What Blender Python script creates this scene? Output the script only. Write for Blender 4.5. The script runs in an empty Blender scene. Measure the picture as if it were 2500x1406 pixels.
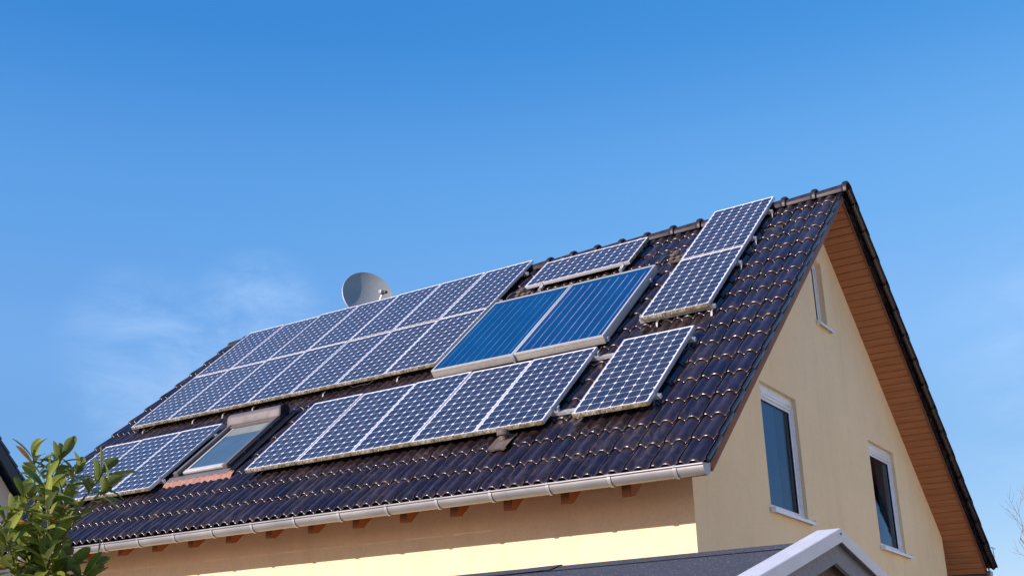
import bpy, bmesh, math, random
from mathutils import Vector, Matrix, noise
random.seed(7)
PI = math.pi
scene = bpy.context.scene
COL = scene.collection

# ------------------------------------------------------------------ camera, sky, sun, exposure
cam_d = bpy.data.cameras.new('camera'); cam = bpy.data.objects.new('camera', cam_d); COL.objects.link(cam)
r_ = Vector((0.7931, 0.6091, 0.0021)); 
f_ = Vector((-0.5743, 0.7467, 0.3347)).normalized()
r_ = (r_ - f_ * r_.dot(f_)).normalized(); u_ = r_.cross(f_)
M = Matrix((r_, u_, -f_)).transposed().to_4x4(); M.translation = (3.8853, -8.9871, -1.9541)
cam.matrix_world = M
cam_d.sensor_width = 36.0; cam_d.lens = 2876.4 / 2500 * 36
cam_d.shift_x = 238.3 / 2500; cam_d.shift_y = 20.7 / 2500
cam_d.clip_start = 0.1; cam_d.clip_end = 3000
scene.camera = cam
scene.render.resolution_x = 1024; scene.render.resolution_y = 575

SUN_FROM = Vector((-0.235, -0.66, 0.262)).normalized()
sd = bpy.data.lights.new('sun', 'SUN'); sun = bpy.data.objects.new('sun', sd); COL.objects.link(sun)
sd.energy = 3.08; sd.angle = math.radians(0.53); sd.color = (1.0, 0.85, 0.79)
sun.rotation_euler = SUN_FROM.to_track_quat('Z', 'Y').to_euler(); sun.location = (-8, -25, 12)

world = bpy.data.worlds.new('World'); scene.world = world; world.use_nodes = True
wn = world.node_tree.nodes; wl = world.node_tree.links
bg = wn['Background']
sky = wn.new('ShaderNodeTexSky'); sky.sky_type = 'NISHITA'; sky.sun_disc = False
sky.sun_elevation = math.radians(20.5); sky.sun_rotation = math.radians(180 + 19.6)
sky.altitude = 100; sky.air_density = 1.0; sky.dust_density = 0.35; sky.ozone_density = 2.2
# thin wispy cloud, a thing of direction only (same from every position)
tc = wn.new('ShaderNodeTexCoord')
def wdirmask(direction, inner, outer):
    d = wn.new('ShaderNodeVectorMath'); d.operation = 'DOT_PRODUCT'; d.inputs[1].default_value = Vector(direction).normalized()
    wl.new(tc.outputs['Generated'], d.inputs[0])
    m = wn.new('ShaderNodeMapRange'); m.interpolation_type = 'SMOOTHSTEP'
    m.inputs['From Min'].default_value = math.cos(math.radians(outer)); m.inputs['From Max'].default_value = math.cos(math.radians(inner))
    wl.new(d.outputs['Value'], m.inputs['Value']); return m.outputs['Result']
def wmath(op, a, b):
    n = wn.new('ShaderNodeMath'); n.operation = op
    for i, v in enumerate((a, b)):
        if isinstance(v, (int, float)): n.inputs[i].default_value = v
        else: wl.new(v, n.inputs[i])
    return n.outputs[0]
wmap = wn.new('ShaderNodeMapping'); wmap.inputs['Scale'].default_value = (6, 6, 15); wmap.inputs['Rotation'].default_value = (0, 0.35, 0.3)
wl.new(tc.outputs['Generated'], wmap.inputs['Vector'])
wno = wn.new('ShaderNodeTexNoise'); wno.inputs['Scale'].default_value = 1.6; wno.inputs['Detail'].default_value = 9; wno.inputs['Roughness'].default_value = 0.62; wno.inputs['Distortion'].default_value = 0.5
wl.new(wmap.outputs['Vector'], wno.inputs['Vector'])
wr = wn.new('ShaderNodeMapRange'); wr.inputs['From Min'].default_value = 0.38; wr.inputs['From Max'].default_value = 0.72
wl.new(wno.outputs['Fac'], wr.inputs['Value'])
mA1 = wdirmask((-0.739, 0.622, 0.262), 0.5, 5.5); mA2 = wdirmask((-0.679, 0.665, 0.306), 0.3, 4.2); mA3 = wdirmask((-0.750, 0.592, 0.292), 0.5, 4.0)
mA = wmath('MAXIMUM', mA1, wmath('MAXIMUM', mA2, wmath('MULTIPLY', mA3, 0.6)))
mB = wdirmask((-0.10, 0.95, 0.23), 1.0, 8.0)
cl = wmath('MULTIPLY', wr.outputs['Result'], wmath('MAXIMUM', wmath('MULTIPLY', mA, 0.46), wmath('MULTIPLY', mB, 0.3)))
# photographic rendering of the sky colour: one response curve per channel
sp_ = wn.new('ShaderNodeSeparateColor'); wl.new(sky.outputs['Color'], sp_.inputs[0]); hs = wn.new('ShaderNodeCombineColor')
for i, (k_, p_) in enumerate(((0.308, 1.1), (0.735, 0.70), (1.69, 0.36))):
    wl.new(wmath('MULTIPLY', wmath('POWER', sp_.outputs[i], p_), k_), hs.inputs[i])
# clearer, deeper blue with height above the horizon
sz_ = wn.new('ShaderNodeSeparateXYZ'); wl.new(tc.outputs['Generated'], sz_.inputs[0])
rp_ = wn.new('ShaderNodeValToRGB'); rp_.color_ramp.interpolation = 'EASE'; wl.new(sz_.outputs[2], rp_.inputs[0])
els = [(0.0, (1.0, 0.88, 0.93)), (0.20, (1.0, 0.86, 0.92)), (0.30, (1.35, 1.04, 1.03)), (0.41, (1.22, 1.08, 1.05)), (0.55, (0.67, 0.91, 0.975)), (0.72, (0.55, 0.80, 0.92))]
while len(rp_.color_ramp.elements) < len(els): rp_.color_ramp.elements.new(0.5)
for e_, (p_, c_) in zip(rp_.color_ramp.elements, els): e_.position = p_; e_.color = tuple(q/2 for q in c_) + (1,)
gm_ = wn.new('ShaderNodeVectorMath'); gm_.operation = 'MULTIPLY'; wl.new(hs.outputs[0], gm_.inputs[0]); wl.new(rp_.outputs[0], gm_.inputs[1])
gs_ = wn.new('ShaderNodeVectorMath'); gs_.operation = 'SCALE'; gs_.inputs['Scale'].default_value = 2.0; wl.new(gm_.outputs[0], gs_.inputs[0])
wmix = wn.new('ShaderNodeMix'); wmix.data_type = 'RGBA'
wl.new(cl, wmix.inputs['Factor']); wl.new(gs_.outputs[0], wmix.inputs['A']); wmix.inputs['B'].default_value = (1.9, 2.6, 3.7, 1)
wl.new(wmix.outputs['Result'], bg.inputs['Color'])
bg.inputs['Strength'].default_value = 0.15
vs = scene.view_settings
vs.view_transform = 'Standard'; vs.look = 'None'; vs.gamma = 1.0; vs.use_curve_mapping = False; vs.exposure = 1.0

# ------------------------------------------------------------------ measurements (metres; eave corner of the roof is the origin)
AL = math.radians(41.33); CA, SA = math.cos(AL), math.sin(AL)
S = 6.2144; Y = S * CA; H = S * SA
L = 10.63; GX = -0.419; EY = 0.591; TOFF = 0.075; GROUND = -3.55
XL = -L + 0.42
def fr(x, v, h): return Vector((x, v * CA - h * SA, v * SA + h * CA))

# ------------------------------------------------------------------ node helpers
def mat(name):
    m = bpy.data.materials.new(name); m.use_nodes = True
    return m, m.node_tree.nodes, m.node_tree.links, m.node_tree.nodes['Principled BSDF']
class NT:
    def __init__(s, name):
        s.m, s.n, s.l, s.b = mat(name)
    def link(s, a, b): s.l.new(a, b)
    def coord(s, kind='Object'):
        t = s.n.new('ShaderNodeTexCoord'); return t.outputs[kind]
    def pos(s): return s.n.new('ShaderNodeNewGeometry').outputs['Position']
    def math(s, op, a, b=None, c=None, clamp=False):
        n = s.n.new('ShaderNodeMath'); n.operation = op; n.use_clamp = clamp
        for i, v in enumerate((a, b, c)):
            if v is None: continue
            if isinstance(v, (int, float)): n.inputs[i].default_value = v
            else: s.l.new(v, n.inputs[i])
        return n.outputs[0]
    def sep(s, v):
        n = s.n.new('ShaderNodeSeparateXYZ'); s.l.new(v, n.inputs[0]); return n.outputs
    def noise(s, vec, scale, detail=3, rough=0.5, dist=0.0, vscale=None):
        if vscale:
            mp = s.n.new('ShaderNodeMapping'); mp.inputs['Scale'].default_value = vscale; s.l.new(vec, mp.inputs['Vector']); vec = mp.outputs['Vector']
        n = s.n.new('ShaderNodeTexNoise'); n.inputs['Scale'].default_value = scale; n.inputs['Detail'].default_value = detail
        n.inputs['Roughness'].default_value = rough; n.inputs['Distortion'].default_value = dist
        s.l.new(vec, n.inputs['Vector']); return n.outputs['Fac']
    def rng(s, v, a, b, c=0.0, d=1.0):
        n = s.n.new('ShaderNodeMapRange'); s.l.new(v, n.inputs['Value'])
        for k, x in zip(('From Min', 'From Max', 'To Min', 'To Max'), (a, b, c, d)): n.inputs[k].default_value = x
        return n.outputs['Result']
    def mix(s, f, a, b):
        n = s.n.new('ShaderNodeMix'); n.data_type = 'RGBA'
        for k, v in (('Factor', f), ('A', a), ('B', b)):
            if isinstance(v, (int, float)): n.inputs[k].default_value = v
            elif isinstance(v, tuple): n.inputs[k].default_value = v if len(v) == 4 else (*v, 1)
            else: s.l.new(v, n.inputs[k])
        return n.outputs['Result']
    def col(s, c):
        if isinstance(c, tuple): s.b.inputs['Base Color'].default_value = (*c[:3], 1)
        else: s.l.new(c, s.b.inputs['Base Color'])
    def set(s, **k):
        for a, v in k.items():
            a = a.replace('_', ' ')
            if isinstance(v, (int, float)): s.b.inputs[a].default_value = v
            else: s.l.new(v, s.b.inputs[a])
    def bump(s, h, strength=0.3, dist=0.01):
        n = s.n.new('ShaderNodeBump'); n.inputs['Strength'].default_value = strength; n.inputs['Distance'].default_value = dist
        s.l.new(h, n.inputs['Height']); s.l.new(n.outputs['Normal'], s.b.inputs['Normal'])
    def rand(s): return s.n.new('ShaderNodeObjectInfo').outputs['Random']

def simple(name, c, rough=0.5, metal=0.0, var=0.12, nscale=8.0, bumpS=0.0, spec=0.5, dirt=None):
    t = NT(name); p = t.coord()
    n = t.noise(p, nscale, 5, 0.6)
    a = tuple(x * (1 - var) for x in c); b = tuple(min(1, x * (1 + var)) for x in c)
    cc = t.mix(t.rng(n, 0.3, 0.7), a, b)
    if dirt:
        n2 = t.noise(p, nscale * 4, 6, 0.65); cc = t.mix(t.rng(n2, 0.55, 0.72), cc, dirt)
    t.col(cc); t.set(Roughness=t.rng(n, 0.3, 0.7, max(0.02, rough - 0.06), min(1, rough + 0.06)), Metallic=metal)
    t.b.inputs['Specular IOR Level'].default_value = spec
    if bumpS: t.bump(t.noise(p, nscale * 12, 4), bumpS, 0.003)
    return t.m

# ---- materials
def m_tiles():
    t = NT('glazed_roof_tile'); p = t.coord(); x, y, z = t.sep(p)
    ux = t.math('FLOOR', t.math('DIVIDE', x, 0.25)); vy = t.math('FLOOR', t.math('DIVIDE', t.math('ADD', y, 0.012), 0.3955))
    cb = t.n.new('ShaderNodeCombineXYZ'); t.link(ux, cb.inputs[0]); t.link(vy, cb.inputs[1])
    wn_ = t.n.new('ShaderNodeTexWhiteNoise'); wn_.noise_dimensions = '3D'; t.link(cb.outputs[0], wn_.inputs['Vector'])
    rnd = wn_.outputs['Value']
    big = t.noise(p, 1.3, 4, 0.6); fine = t.noise(p, 9.0, 5, 0.65, 0.3, (3.0, 0.8, 1))
    base = t.mix(rnd, (0.014, 0.009, 0.013), (0.026, 0.016, 0.020))
    dust = t.math('MULTIPLY', t.rng(fine, 0.42, 0.78), t.rng(big, 0.38, 0.62))
    c = t.mix(t.math('MULTIPLY', dust, 0.75), base, (0.115, 0.080, 0.058))
    # lichen and dirt that gathers along the front noses of the tiles
    fv = t.math('FRACT', t.math('DIVIDE', t.math('ADD', y, 0.012), 0.3955))
    nose = t.math('MULTIPLY', t.rng(fv, 0.0, 0.075, 1.0, 0.0), t.rng(t.noise(p, 30.0, 4), 0.48, 0.66))
    c = t.mix(t.math('MULTIPLY', nose, 0.22), c, (0.16, 0.12, 0.07))
    t.col(c)
    t.set(Roughness=t.math('ADD', t.math('ADD', t.rng(fine, 0.3, 0.8, 0.10, 0.22), t.math('MULTIPLY', dust, 0.28)), t.math('MULTIPLY', t.rng(fv, 0.0, 0.08, 1.0, 0.0), t.rng(t.noise(p, 11.0, 3), 0.35, 0.65, 0.02, 0.30))))
    t.b.inputs['Specular IOR Level'].default_value = 0.48
    t.b.inputs['Coat Weight'].default_value = 0.10; t.b.inputs['Coat Roughness'].default_value = 0.12
    t.bump(t.noise(p, 14.0, 3), 0.12, 0.01)
    return t.m
def m_plaster(name, c1, c2):
    t = NT(name); p = t.pos()
    big = t.noise(p, 0.7, 4, 0.6); c = t.mix(t.rng(big, 0.35, 0.65), c1, c2)
    st = t.noise(p, 3.0, 5, 0.6, 0.4, (1, 1, 0.15)); c = t.mix(t.rng(st, 0.50, 0.8, 0, 0.30), c, tuple(v * 0.72 for v in c1))
    sp = t.noise(p, 60.0, 3, 0.6); c = t.mix(t.rng(sp, 0.50, 0.72, 0, 0.30), c, tuple(v * 0.6 for v in c1))
    md = t.noise(p, 7.0, 5, 0.7); c = t.mix(t.rng(md, 0.45, 0.75, 0, 0.14), c, tuple(v * 0.7 for v in c1))
    t.col(c); t.set(Roughness=0.9); t.b.inputs['Specular IOR Level'].default_value = 0.2
    t.bump(t.noise(p, 130.0, 4, 0.7), 0.45, 0.004)
    return t.m
def m_cells():
    t = NT('solar_cell_sheet'); p = t.coord(); x, y, z = t.sep(p)
    P = 0.128
    fx = t.math('DIVIDE', t.math('SUBTRACT', x, 0.020), P); fy = t.math('DIVIDE', t.math('SUBTRACT', y, 0.022), P)
    ax = t.math('ABSOLUTE', t.math('SUBTRACT', t.math('FRACT', fx), 0.5)); ay = t.math('ABSOLUTE', t.math('SUBTRACT', t.math('FRACT', fy), 0.5))
    mx = t.math('MAXIMUM', ax, ay)
    rad = t.math('SQRT', t.math('ADD', t.math('MULTIPLY', ax, ax), t.math('MULTIPLY', ay, ay)))
    inside = t.math('MULTIPLY', t.math('LESS_THAN', mx, 0.489), t.math('LESS_THAN', rad, 0.596))
    inb = t.math('MULTIPLY', t.math('MULTIPLY', t.math('GREATER_THAN', x, 0.020), t.math('LESS_THAN', x, 0.788)),
                 t.math('MULTIPLY', t.math('GREATER_THAN', y, 0.022), t.math('LESS_THAN', y, 1.558)))
    inside = t.math('MULTIPLY', inside, inb)
    bus = t.math('LESS_THAN', t.math('ABSOLUTE', t.math('SUBTRACT', ax, 0.235)), 0.009)
    cb = t.n.new('ShaderNodeCombineXYZ'); t.link(t.math('FLOOR', fx), cb.inputs[0]); t.link(t.math('FLOOR', fy), cb.inputs[1]); t.link(t.math('MULTIPLY', t.rand(), 50.0), cb.inputs[2])
    w = t.n.new('ShaderNodeTexWhiteNoise'); w.noise_dimensions = '3D'; t.link(cb.outputs[0], w.inputs['Vector'])
    cell = t.mix(w.outputs['Value'], (0.017, 0.023, 0.040), (0.031, 0.036, 0.056))
    cell = t.mix(t.rng(t.noise(p, 3.0, 3), 0.3, 0.7, 0, 0.25), cell, (0.028, 0.026, 0.055))
    cell = t.mix(t.math('MULTIPLY', t.rand(), 0.5), cell, (0.012, 0.022, 0.052))
    cell = t.mix(t.math('MULTIPLY', bus, 0.35), cell, (0.26, 0.28, 0.34))
    c = t.mix(inside, (0.80, 0.82, 0.86), cell)
    # dust line that settles along the bottom of the glass
    d = t.math('MULTIPLY', t.rng(y, 0.0, 0.09, 1.0, 0.0), t.rng(t.noise(p, 25.0, 5), 0.35, 0.7))
    c = t.mix(t.math('MULTIPLY', d, 0.35), c, (0.30, 0.27, 0.20))
    t.col(c)
    t.set(Roughness=t.rng(t.noise(p, 6.0, 4), 0.3, 0.7, 0.20, 0.32))
    t.b.inputs['Specular IOR Level'].default_value = 0.5
    return t.m
def m_frame(name, c, dirtcol, amount, ymax=0.004):
    t = NT(name); p = t.coord(); x, y, z = t.sep(p)
    n = t.noise(p, 5.0, 4)
    base = t.mix(t.rng(n, 0.3, 0.7), tuple(v * 0.9 for v in c), c)
    low = t.math('LESS_THAN', y, ymax)
    sp = t.rng(t.noise(p, 55.0, 6, 0.75, 0.3, (1, 1, 0.45)), 0.40, 0.56)
    pat = t.rng(t.noise(p, 2.3, 3), 0.32, 0.55, 0.25, 1.0)
    zz = t.rng(z, -0.05, -0.006, 1.0, 0.75)
    wgt = t.math('MULTIPLY', t.math('MULTIPLY', low, sp), t.math('MULTIPLY', pat, t.math('MULTIPLY', zz, amount)), clamp=True)
    hue = t.mix(t.rng(t.noise(p, 18.0, 3), 0.4, 0.6), dirtcol, tuple(v * 0.45 for v in dirtcol))
    t.col(t.mix(wgt, base, hue))
    t.set(Metallic=0.35, Roughness=t.math('ADD', 0.36, t.math('MULTIPLY', wgt, 0.5)))
    return t.m
def m_absorber(name, linecol):
    t = NT(name); p = t.coord(); x, y, z = t.sep(p)
    W_ = 1.165
    fx = t.math('FRACT', t.math('DIVIDE', t.math('SUBTRACT', x, 0.025), (W_ - 0.05) / 9))
    ln = t.math('LESS_THAN', t.math('ABSOLUTE', t.math('SUBTRACT', fx, 0.5)), 0.020)
    ln = t.math('MULTIPLY', ln, t.math('MULTIPLY', t.math('LESS_THAN', y, 1.80), t.math('GREATER_THAN', y, 0.03)))
    n = t.noise(p, 1.2, 4, 0.6, 0.3, (2.2, 0.9, 1))
    c = t.mix(t.rng(n, 0.3, 0.7), (0.001, 0.038, 0.115), (0.002, 0.052, 0.15))
    c = t.mix(t.math('MULTIPLY', ln, t.rng(t.noise(p, 3.0, 2), 0.35, 0.65, 0.35, 0.95)), c, linecol)
    t.col(c); t.set(Roughness=0.12, Metallic=0.0); t.b.inputs['Specular IOR Level'].default_value = 0.30
    return t.m
def m_wood(name, c, gscale=(0.6, 14, 14), var=0.25, rough=0.6):
    t = NT(name); p = t.pos()
    n = t.noise(p, 3.0, 6, 0.65, 0.4, gscale); n2 = t.noise(p, 0.8, 3)
    cc = t.mix(t.rng(n, 0.3, 0.7), tuple(v * (1 - var) for v in c), tuple(v * (1 + var * 0.6) for v in c))
    cc = t.mix(t.rng(n2, 0.35, 0.65, 0, 0.3), cc, tuple(v * 0.75 for v in c))
    t.col(cc); t.set(Roughness=rough); t.b.inputs['Specular IOR Level'].default_value = 0.3
    return t.m
def m_glass(name, tint=(0.9, 0.95, 1.0), rough=0.02, fac=0.25):
    t = NT(name); t.n.remove(t.b)
    out = t.n['Material Output']
    g = t.n.new('ShaderNodeBsdfGlossy'); g.inputs['Roughness'].default_value = rough; g.inputs['Color'].default_value = (0.36, 0.46, 0.58, 1)
    tr = t.n.new('ShaderNodeBsdfTransparent'); tr.inputs['Color'].default_value = (*tint, 1)
    ge = t.n.new('ShaderNodeNewGeometry'); dt = t.n.new('ShaderNodeVectorMath'); dt.operation = 'DOT_PRODUCT'
    t.link(ge.outputs['Incoming'], dt.inputs[0]); t.link(ge.outputs['Normal'], dt.inputs[1])
    fr_n = t.math('ADD', 0.04, t.math('MULTIPLY', 0.96, t.math('POWER', t.math('SUBTRACT', 1.0, t.math('ABSOLUTE', dt.outputs['Value'])), 5.0)))
    mx = t.n.new('ShaderNodeMixShader'); t.link(t.math('ADD', fr_n, fac * 0.2, clamp=True), mx.inputs[0])
    t.link(tr.outputs[0], mx.inputs[1]); t.link(g.outputs[0], mx.inputs[2]); t.link(mx.outputs[0], out.inputs['Surface'])
    return t.m
def m_felt():
    t = NT('bitumen_felt'); p = t.coord()
    n = t.noise(p, 180.0, 3, 0.8); v = t.n.new('ShaderNodeTexVoronoi'); v.inputs['Scale'].default_value = 110.0; t.link(p, v.inputs['Vector'])
    v.inputs['Randomness'].default_value = 1.0
    c = t.mix(t.rng(n, 0.3, 0.7), (0.030, 0.032, 0.042), (0.070, 0.074, 0.092))
    wv = t.n.new('ShaderNodeTexWhiteNoise'); wv.noise_dimensions = '3D'; t.link(v.outputs['Position'], wv.inputs['Vector'])
    spot = t.math('MULTIPLY', t.math('GREATER_THAN', wv.outputs['Value'], 0.86), t.math('LESS_THAN', v.outputs['Distance'], 0.42))
    c = t.mix(t.math('MULTIPLY', spot, 0.6), c, (0.34, 0.34, 0.37))
    c = t.mix(t.rng(t.noise(p, 2.0, 4), 0.4, 0.7, 0, 0.35), c, (0.045, 0.05, 0.06))
    t.col(c); t.set(Roughness=0.85); t.bump(n, 0.5, 0.003)
    return t.m
def m_leaf(name, a, b, cdry):
    t = NT(name); g = t.n.new('ShaderNodeNewGeometry'); rd = g.outputs['Random Per Island']
    c = t.mix(rd, a, b)
    c = t.mix(t.math('GREATER_THAN', rd, 0.985), c, cdry)
    fr2 = t.math('FRACT', t.math('MULTIPLY', rd, 17.3))
    c = t.mix(t.math('MULTIPLY', fr2, 0.45), c, tuple(v * 0.5 for v in a))
    c = t.mix(t.rng(t.noise(t.coord(), 60.0, 3), 0.55, 0.75, 0, 0.3), c, (0.10, 0.09, 0.03))
    c = t.mix(t.math('MULTIPLY', g.outputs['Backfacing'], 0.55), c, (0.16, 0.20, 0.09))
    t.col(c); t.set(Roughness=t.rng(fr2, 0, 1, 0.32, 0.5))
    t.b.inputs['Specular IOR Level'].default_value = 0.28
    try: t.b.inputs['Transmission Weight'].default_value = 0.0
    except Exception: pass
    # light that shines through the blade
    tl = t.n.new('ShaderNodeBsdfTranslucent'); t.link(c, tl.inputs['Color'])
    ad = t.n.new('ShaderNodeMixShader'); ad.inputs[0].default_value = 0.30
    t.link(t.b.outputs[0], ad.inputs[1]); t.link(tl.outputs[0], ad.inputs[2]); t.link(ad.outputs[0], t.n['Material Output'].inputs['Surface'])
    return t.m

MT = {}
MT['tile'] = m_tiles()
MT['ridge'] = simple('dark_glazed_ridge', (0.024, 0.018, 0.024), 0.46, 0, 0.35, 9, bumpS=0.1, spec=0.3, dirt=(0.10, 0.075, 0.05))
MT['plaster'] = m_plaster('yellow_plaster', (0.86, 0.665, 0.400), (0.92, 0.715, 0.440))
MT['plaster2'] = m_plaster('grey_cream_plaster', (0.60, 0.55, 0.47), (0.66, 0.61, 0.53))
MT['white_render'] = m_plaster('white_render', (0.78, 0.74, 0.66), (0.82, 0.79, 0.72))
MT['cells'] = m_cells()
MT['frame'] = m_frame('anodised_frame', (0.70, 0.71, 0.74), (0.30, 0.235, 0.085), 1.9)
MT['cframe'] = m_frame('collector_frame', (0.62, 0.62, 0.60), (0.40, 0.36, 0.26), 0.4)
MT['alu'] = simple('bare_aluminium', (0.62, 0.62, 0.62), 0.35, 0.6)
MT['bracket'] = simple('grey_bracket_strip', (0.40, 0.40, 0.40), 0.4, 0.3)
MT['hookmetal'] = simple('dull_hook_metal', (0.27, 0.26, 0.25), 0.5, 0.4)
MT['absorb_pink'] = m_absorber('blue_absorber_pink_lines', (0.80, 0.42, 0.75))
MT['absorb_blue'] = m_absorber('blue_absorber_pale_lines', (0.20, 0.32, 0.62))
MT['zinc'] = simple('weathered_zinc', (0.31, 0.315, 0.32), 0.42, 0.35, 0.14, 3.0)
MT['soffit'] = m_wood('stained_soffit_boards', (0.43, 0.172, 0.072), (0.5, 10, 10))
MT['barge'] = m_wood('stained_bargeboard', (0.21, 0.09, 0.055), (12, 0.6, 0.6))
MT['rafter'] = m_wood('stained_rafter', (0.30, 0.095, 0.028), (14, 0.6, 0.6))
MT['pvc'] = simple('white_window_plastic', (0.80, 0.80, 0.83), 0.35, 0, 0.05, 10, dirt=(0.5, 0.49, 0.46))
MT['gasket'] = simple('black_gasket', (0.015, 0.015, 0.018), 0.5)
MT['glass'] = m_glass('window_glass', (0.66, 0.73, 0.80), 0.015, 0.05)
MT['curtain'] = simple('grey_curtain', (0.13, 0.135, 0.16), 0.9, 0, 0.2, 3)
MT['skysheet'] = simple('sky_reflection_sheet', (0.12, 0.21, 0.28), 0.85, 0, 0.15, 40)  # blue of the reflected sky put into the sheet colour
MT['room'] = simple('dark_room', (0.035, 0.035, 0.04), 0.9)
MT['brownalu'] = simple('grey_brown_cladding', (0.165, 0.142, 0.135), 0.38, 0.25, 0.1, 6)
MT['darkalu'] = simple('dark_cladding', (0.035, 0.032, 0.036), 0.35, 0.2, 0.15, 6)
MT['blackp'] = simple('black_plastic', (0.012, 0.012, 0.014), 0.4)
MT['lead'] = simple('red_brown_lead_apron', (0.33, 0.165, 0.115), 0.6, 0, 0.2, 14, bumpS=0.4)
MT['skyglass'] = simple('roof_window_pane', (0.06, 0.10, 0.13), 0.05, 0, 0.1, 3, spec=1.0)
MT['sash'] = simple('grey_white_sash', (0.50, 0.50, 0.48), 0.4, 0.1, 0.08, 5)
MT['blind'] = simple('cream_blind_edge', (0.17, 0.20, 0.19), 0.7)
MT['ventcap'] = simple('brown_clay_vent', (0.105, 0.082, 0.068), 0.7, 0, 0.25, 12, bumpS=0.3, dirt=(0.17, 0.145, 0.115))
MT['hose'] = simple('black_insulated_hose', (0.03, 0.03, 0.032), 0.6, 0, 0.2, 20)
MT['dish'] = simple('grey_painted_dish', (0.31, 0.335, 0.335), 0.6, 0.1, 0.08, 2.0)
MT['dishrim'] = simple('pale_dish_rim', (0.50, 0.50, 0.47), 0.4, 0.3)
MT['felt'] = m_felt()
MT['whitemetal'] = simple('white_coated_trim', (0.58, 0.60, 0.64), 0.5, 0, 0.07, 5, bumpS=0.15, dirt=(0.50, 0.49, 0.47))
MT['greywood'] = m_wood('weathered_grey_board', (0.24, 0.25, 0.28), (0.6, 10, 10), 0.25, 0.8)
MT['brownwood'] = m_wood('brown_shed_boards', (0.13, 0.095, 0.075), (0.6, 10, 10), 0.25, 0.8)
MT['tile2'] = simple('slate_blue_tile', (0.035, 0.055, 0.08), 0.4, 0, 0.3, 6)
MT['bark'] = simple('grey_brown_bark', (0.17, 0.14, 0.12), 0.9, 0, 0.25, 20, bumpS=0.4)
MT['twig'] = simple('reddish_twig_bark', (0.22, 0.15, 0.13), 0.85, 0, 0.25, 20)
MT['stem'] = simple('green_brown_stem', (0.17, 0.17, 0.06), 0.7, 0, 0.3, 20)
MT['leaf'] = m_leaf('laurel_leaf', (0.140, 0.190, 0.018), (0.290, 0.330, 0.045), (0.50, 0.26, 0.04))
def m_ground():
    t = NT('pale_bounce_ground'); p = t.pos()
    c = t.mix(t.rng(t.noise(p, 0.35, 6, 0.65), 0.35, 0.65), (0.46, 0.37, 0.24), (0.54, 0.45, 0.31)); c = t.mix(t.rng(t.noise(p, 25.0, 4), 0.4, 0.7), c, (0.26, 0.22, 0.14))  # kept pale and warm so the ground bounces light onto the gable
    t.col(c); t.set(Roughness=0.95); t.bump(t.noise(p, 30.0, 4), 0.6, 0.03); return t.m
MT['ground'] = m_ground()
MT['paving'] = simple('concrete_paving', (0.13, 0.095, 0.065), 0.85, 0, 0.15, 3, bumpS=0.2)

# ------------------------------------------------------------------ geometry helpers
class MB:
    def __init__(s): s.v = []; s.f = []
    def quad(s, a, b, c, d):
        n = len(s.v); s.v += [Vector(a), Vector(b), Vector(c), Vector(d)]; s.f.append((n, n+1, n+2, n+3)); return s
    def poly(s, pts):
        n = len(s.v); s.v += [Vector(p) for p in pts]; s.f.append(tuple(range(n, n+len(pts)))); return s
    def box(s, x0, x1, y0, y1, z0, z1, bev=0.0, M=None):
        bm = bmesh.new(); bmesh.ops.create_cube(bm, size=1.0)
        for v in bm.verts: v.co = Vector(((x0+x1)/2 + v.co.x*(x1-x0), (y0+y1)/2 + v.co.y*(y1-y0), (z0+z1)/2 + v.co.z*(z1-z0)))
        if bev > 0: bmesh.ops.bevel(bm, geom=bm.edges[:] , offset=bev, segments=2, affect='EDGES', profile=0.5)
        n = len(s.v); bm.verts.index_update()
        for v in bm.verts: s.v.append(M @ v.co if M else v.co.copy())
        for f in bm.faces: s.f.append(tuple(n + v.index for v in f.verts))
        bm.free(); return s
    def ring(s, rings, close=True, cap0=False, cap1=False):
        n = len(s.v); k = len(rings[0])
        for r in rings: s.v += [Vector(p) for p in r]
        for i in range(len(rings)-1):
            for j in range(k if close else k-1):
                a = n+i*k+j; b = n+i*k+(j+1) % k; s.f.append((a, b, b+k, a+k))
        if cap0: s.f.append(tuple(reversed(range(n, n+k))))
        if cap1: s.f.append(tuple(range(n+(len(rings)-1)*k, n+len(rings)*k)))
        return s
    def tube(s, pts, rads, seg=8, caps=True):
        pts = [Vector(p) for p in pts]; 
        if isinstance(rads, (int, float)): rads = [rads]*len(pts)
        rings = []; ref = None
        for i, p in enumerate(pts):
            d = (pts[min(i+1, len(pts)-1)] - pts[max(i-1, 0)]).normalized()
            if ref is None: ref = d.orthogonal().normalized()
            ref = (ref - d*ref.dot(d)).normalized(); b = d.cross(ref)
            rings.append([p + (ref*math.cos(2*PI*j/seg) + b*math.sin(2*PI*j/seg))*rads[i] for j in range(seg)])
        return s.ring(rings, True, caps, caps)
    def lathe(s, prof, M, seg=24):
        rings = [[M @ Vector((r*math.cos(2*PI*j/seg), r*math.sin(2*PI*j/seg), z)) for j in range(seg)] for r, z in prof]
        return s.ring(rings, True)
    def build(s, name, m, parent=None, smooth=True, ang=35, inv=None, recalc=False):
        me = bpy.data.meshes.new(name); me.from_pydata([tuple(v) for v in s.v], [], s.f)
        if recalc:
            bm = bmesh.new(); bm.from_mesh(me); bmesh.ops.recalc_face_normals(bm, faces=bm.faces[:]); bm.to_mesh(me); bm.free()
        me.materials.append(MT[m]); me.validate(); me.update()
        if smooth:
            me.shade_smooth(); me.set_sharp_from_angle(angle=math.radians(ang))
        o = bpy.data.objects.new(name, me); COL.objects.link(o)
        if parent is not None:
            o.parent = parent
            if inv is not None: o.matrix_parent_inverse = inv
        return o
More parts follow.
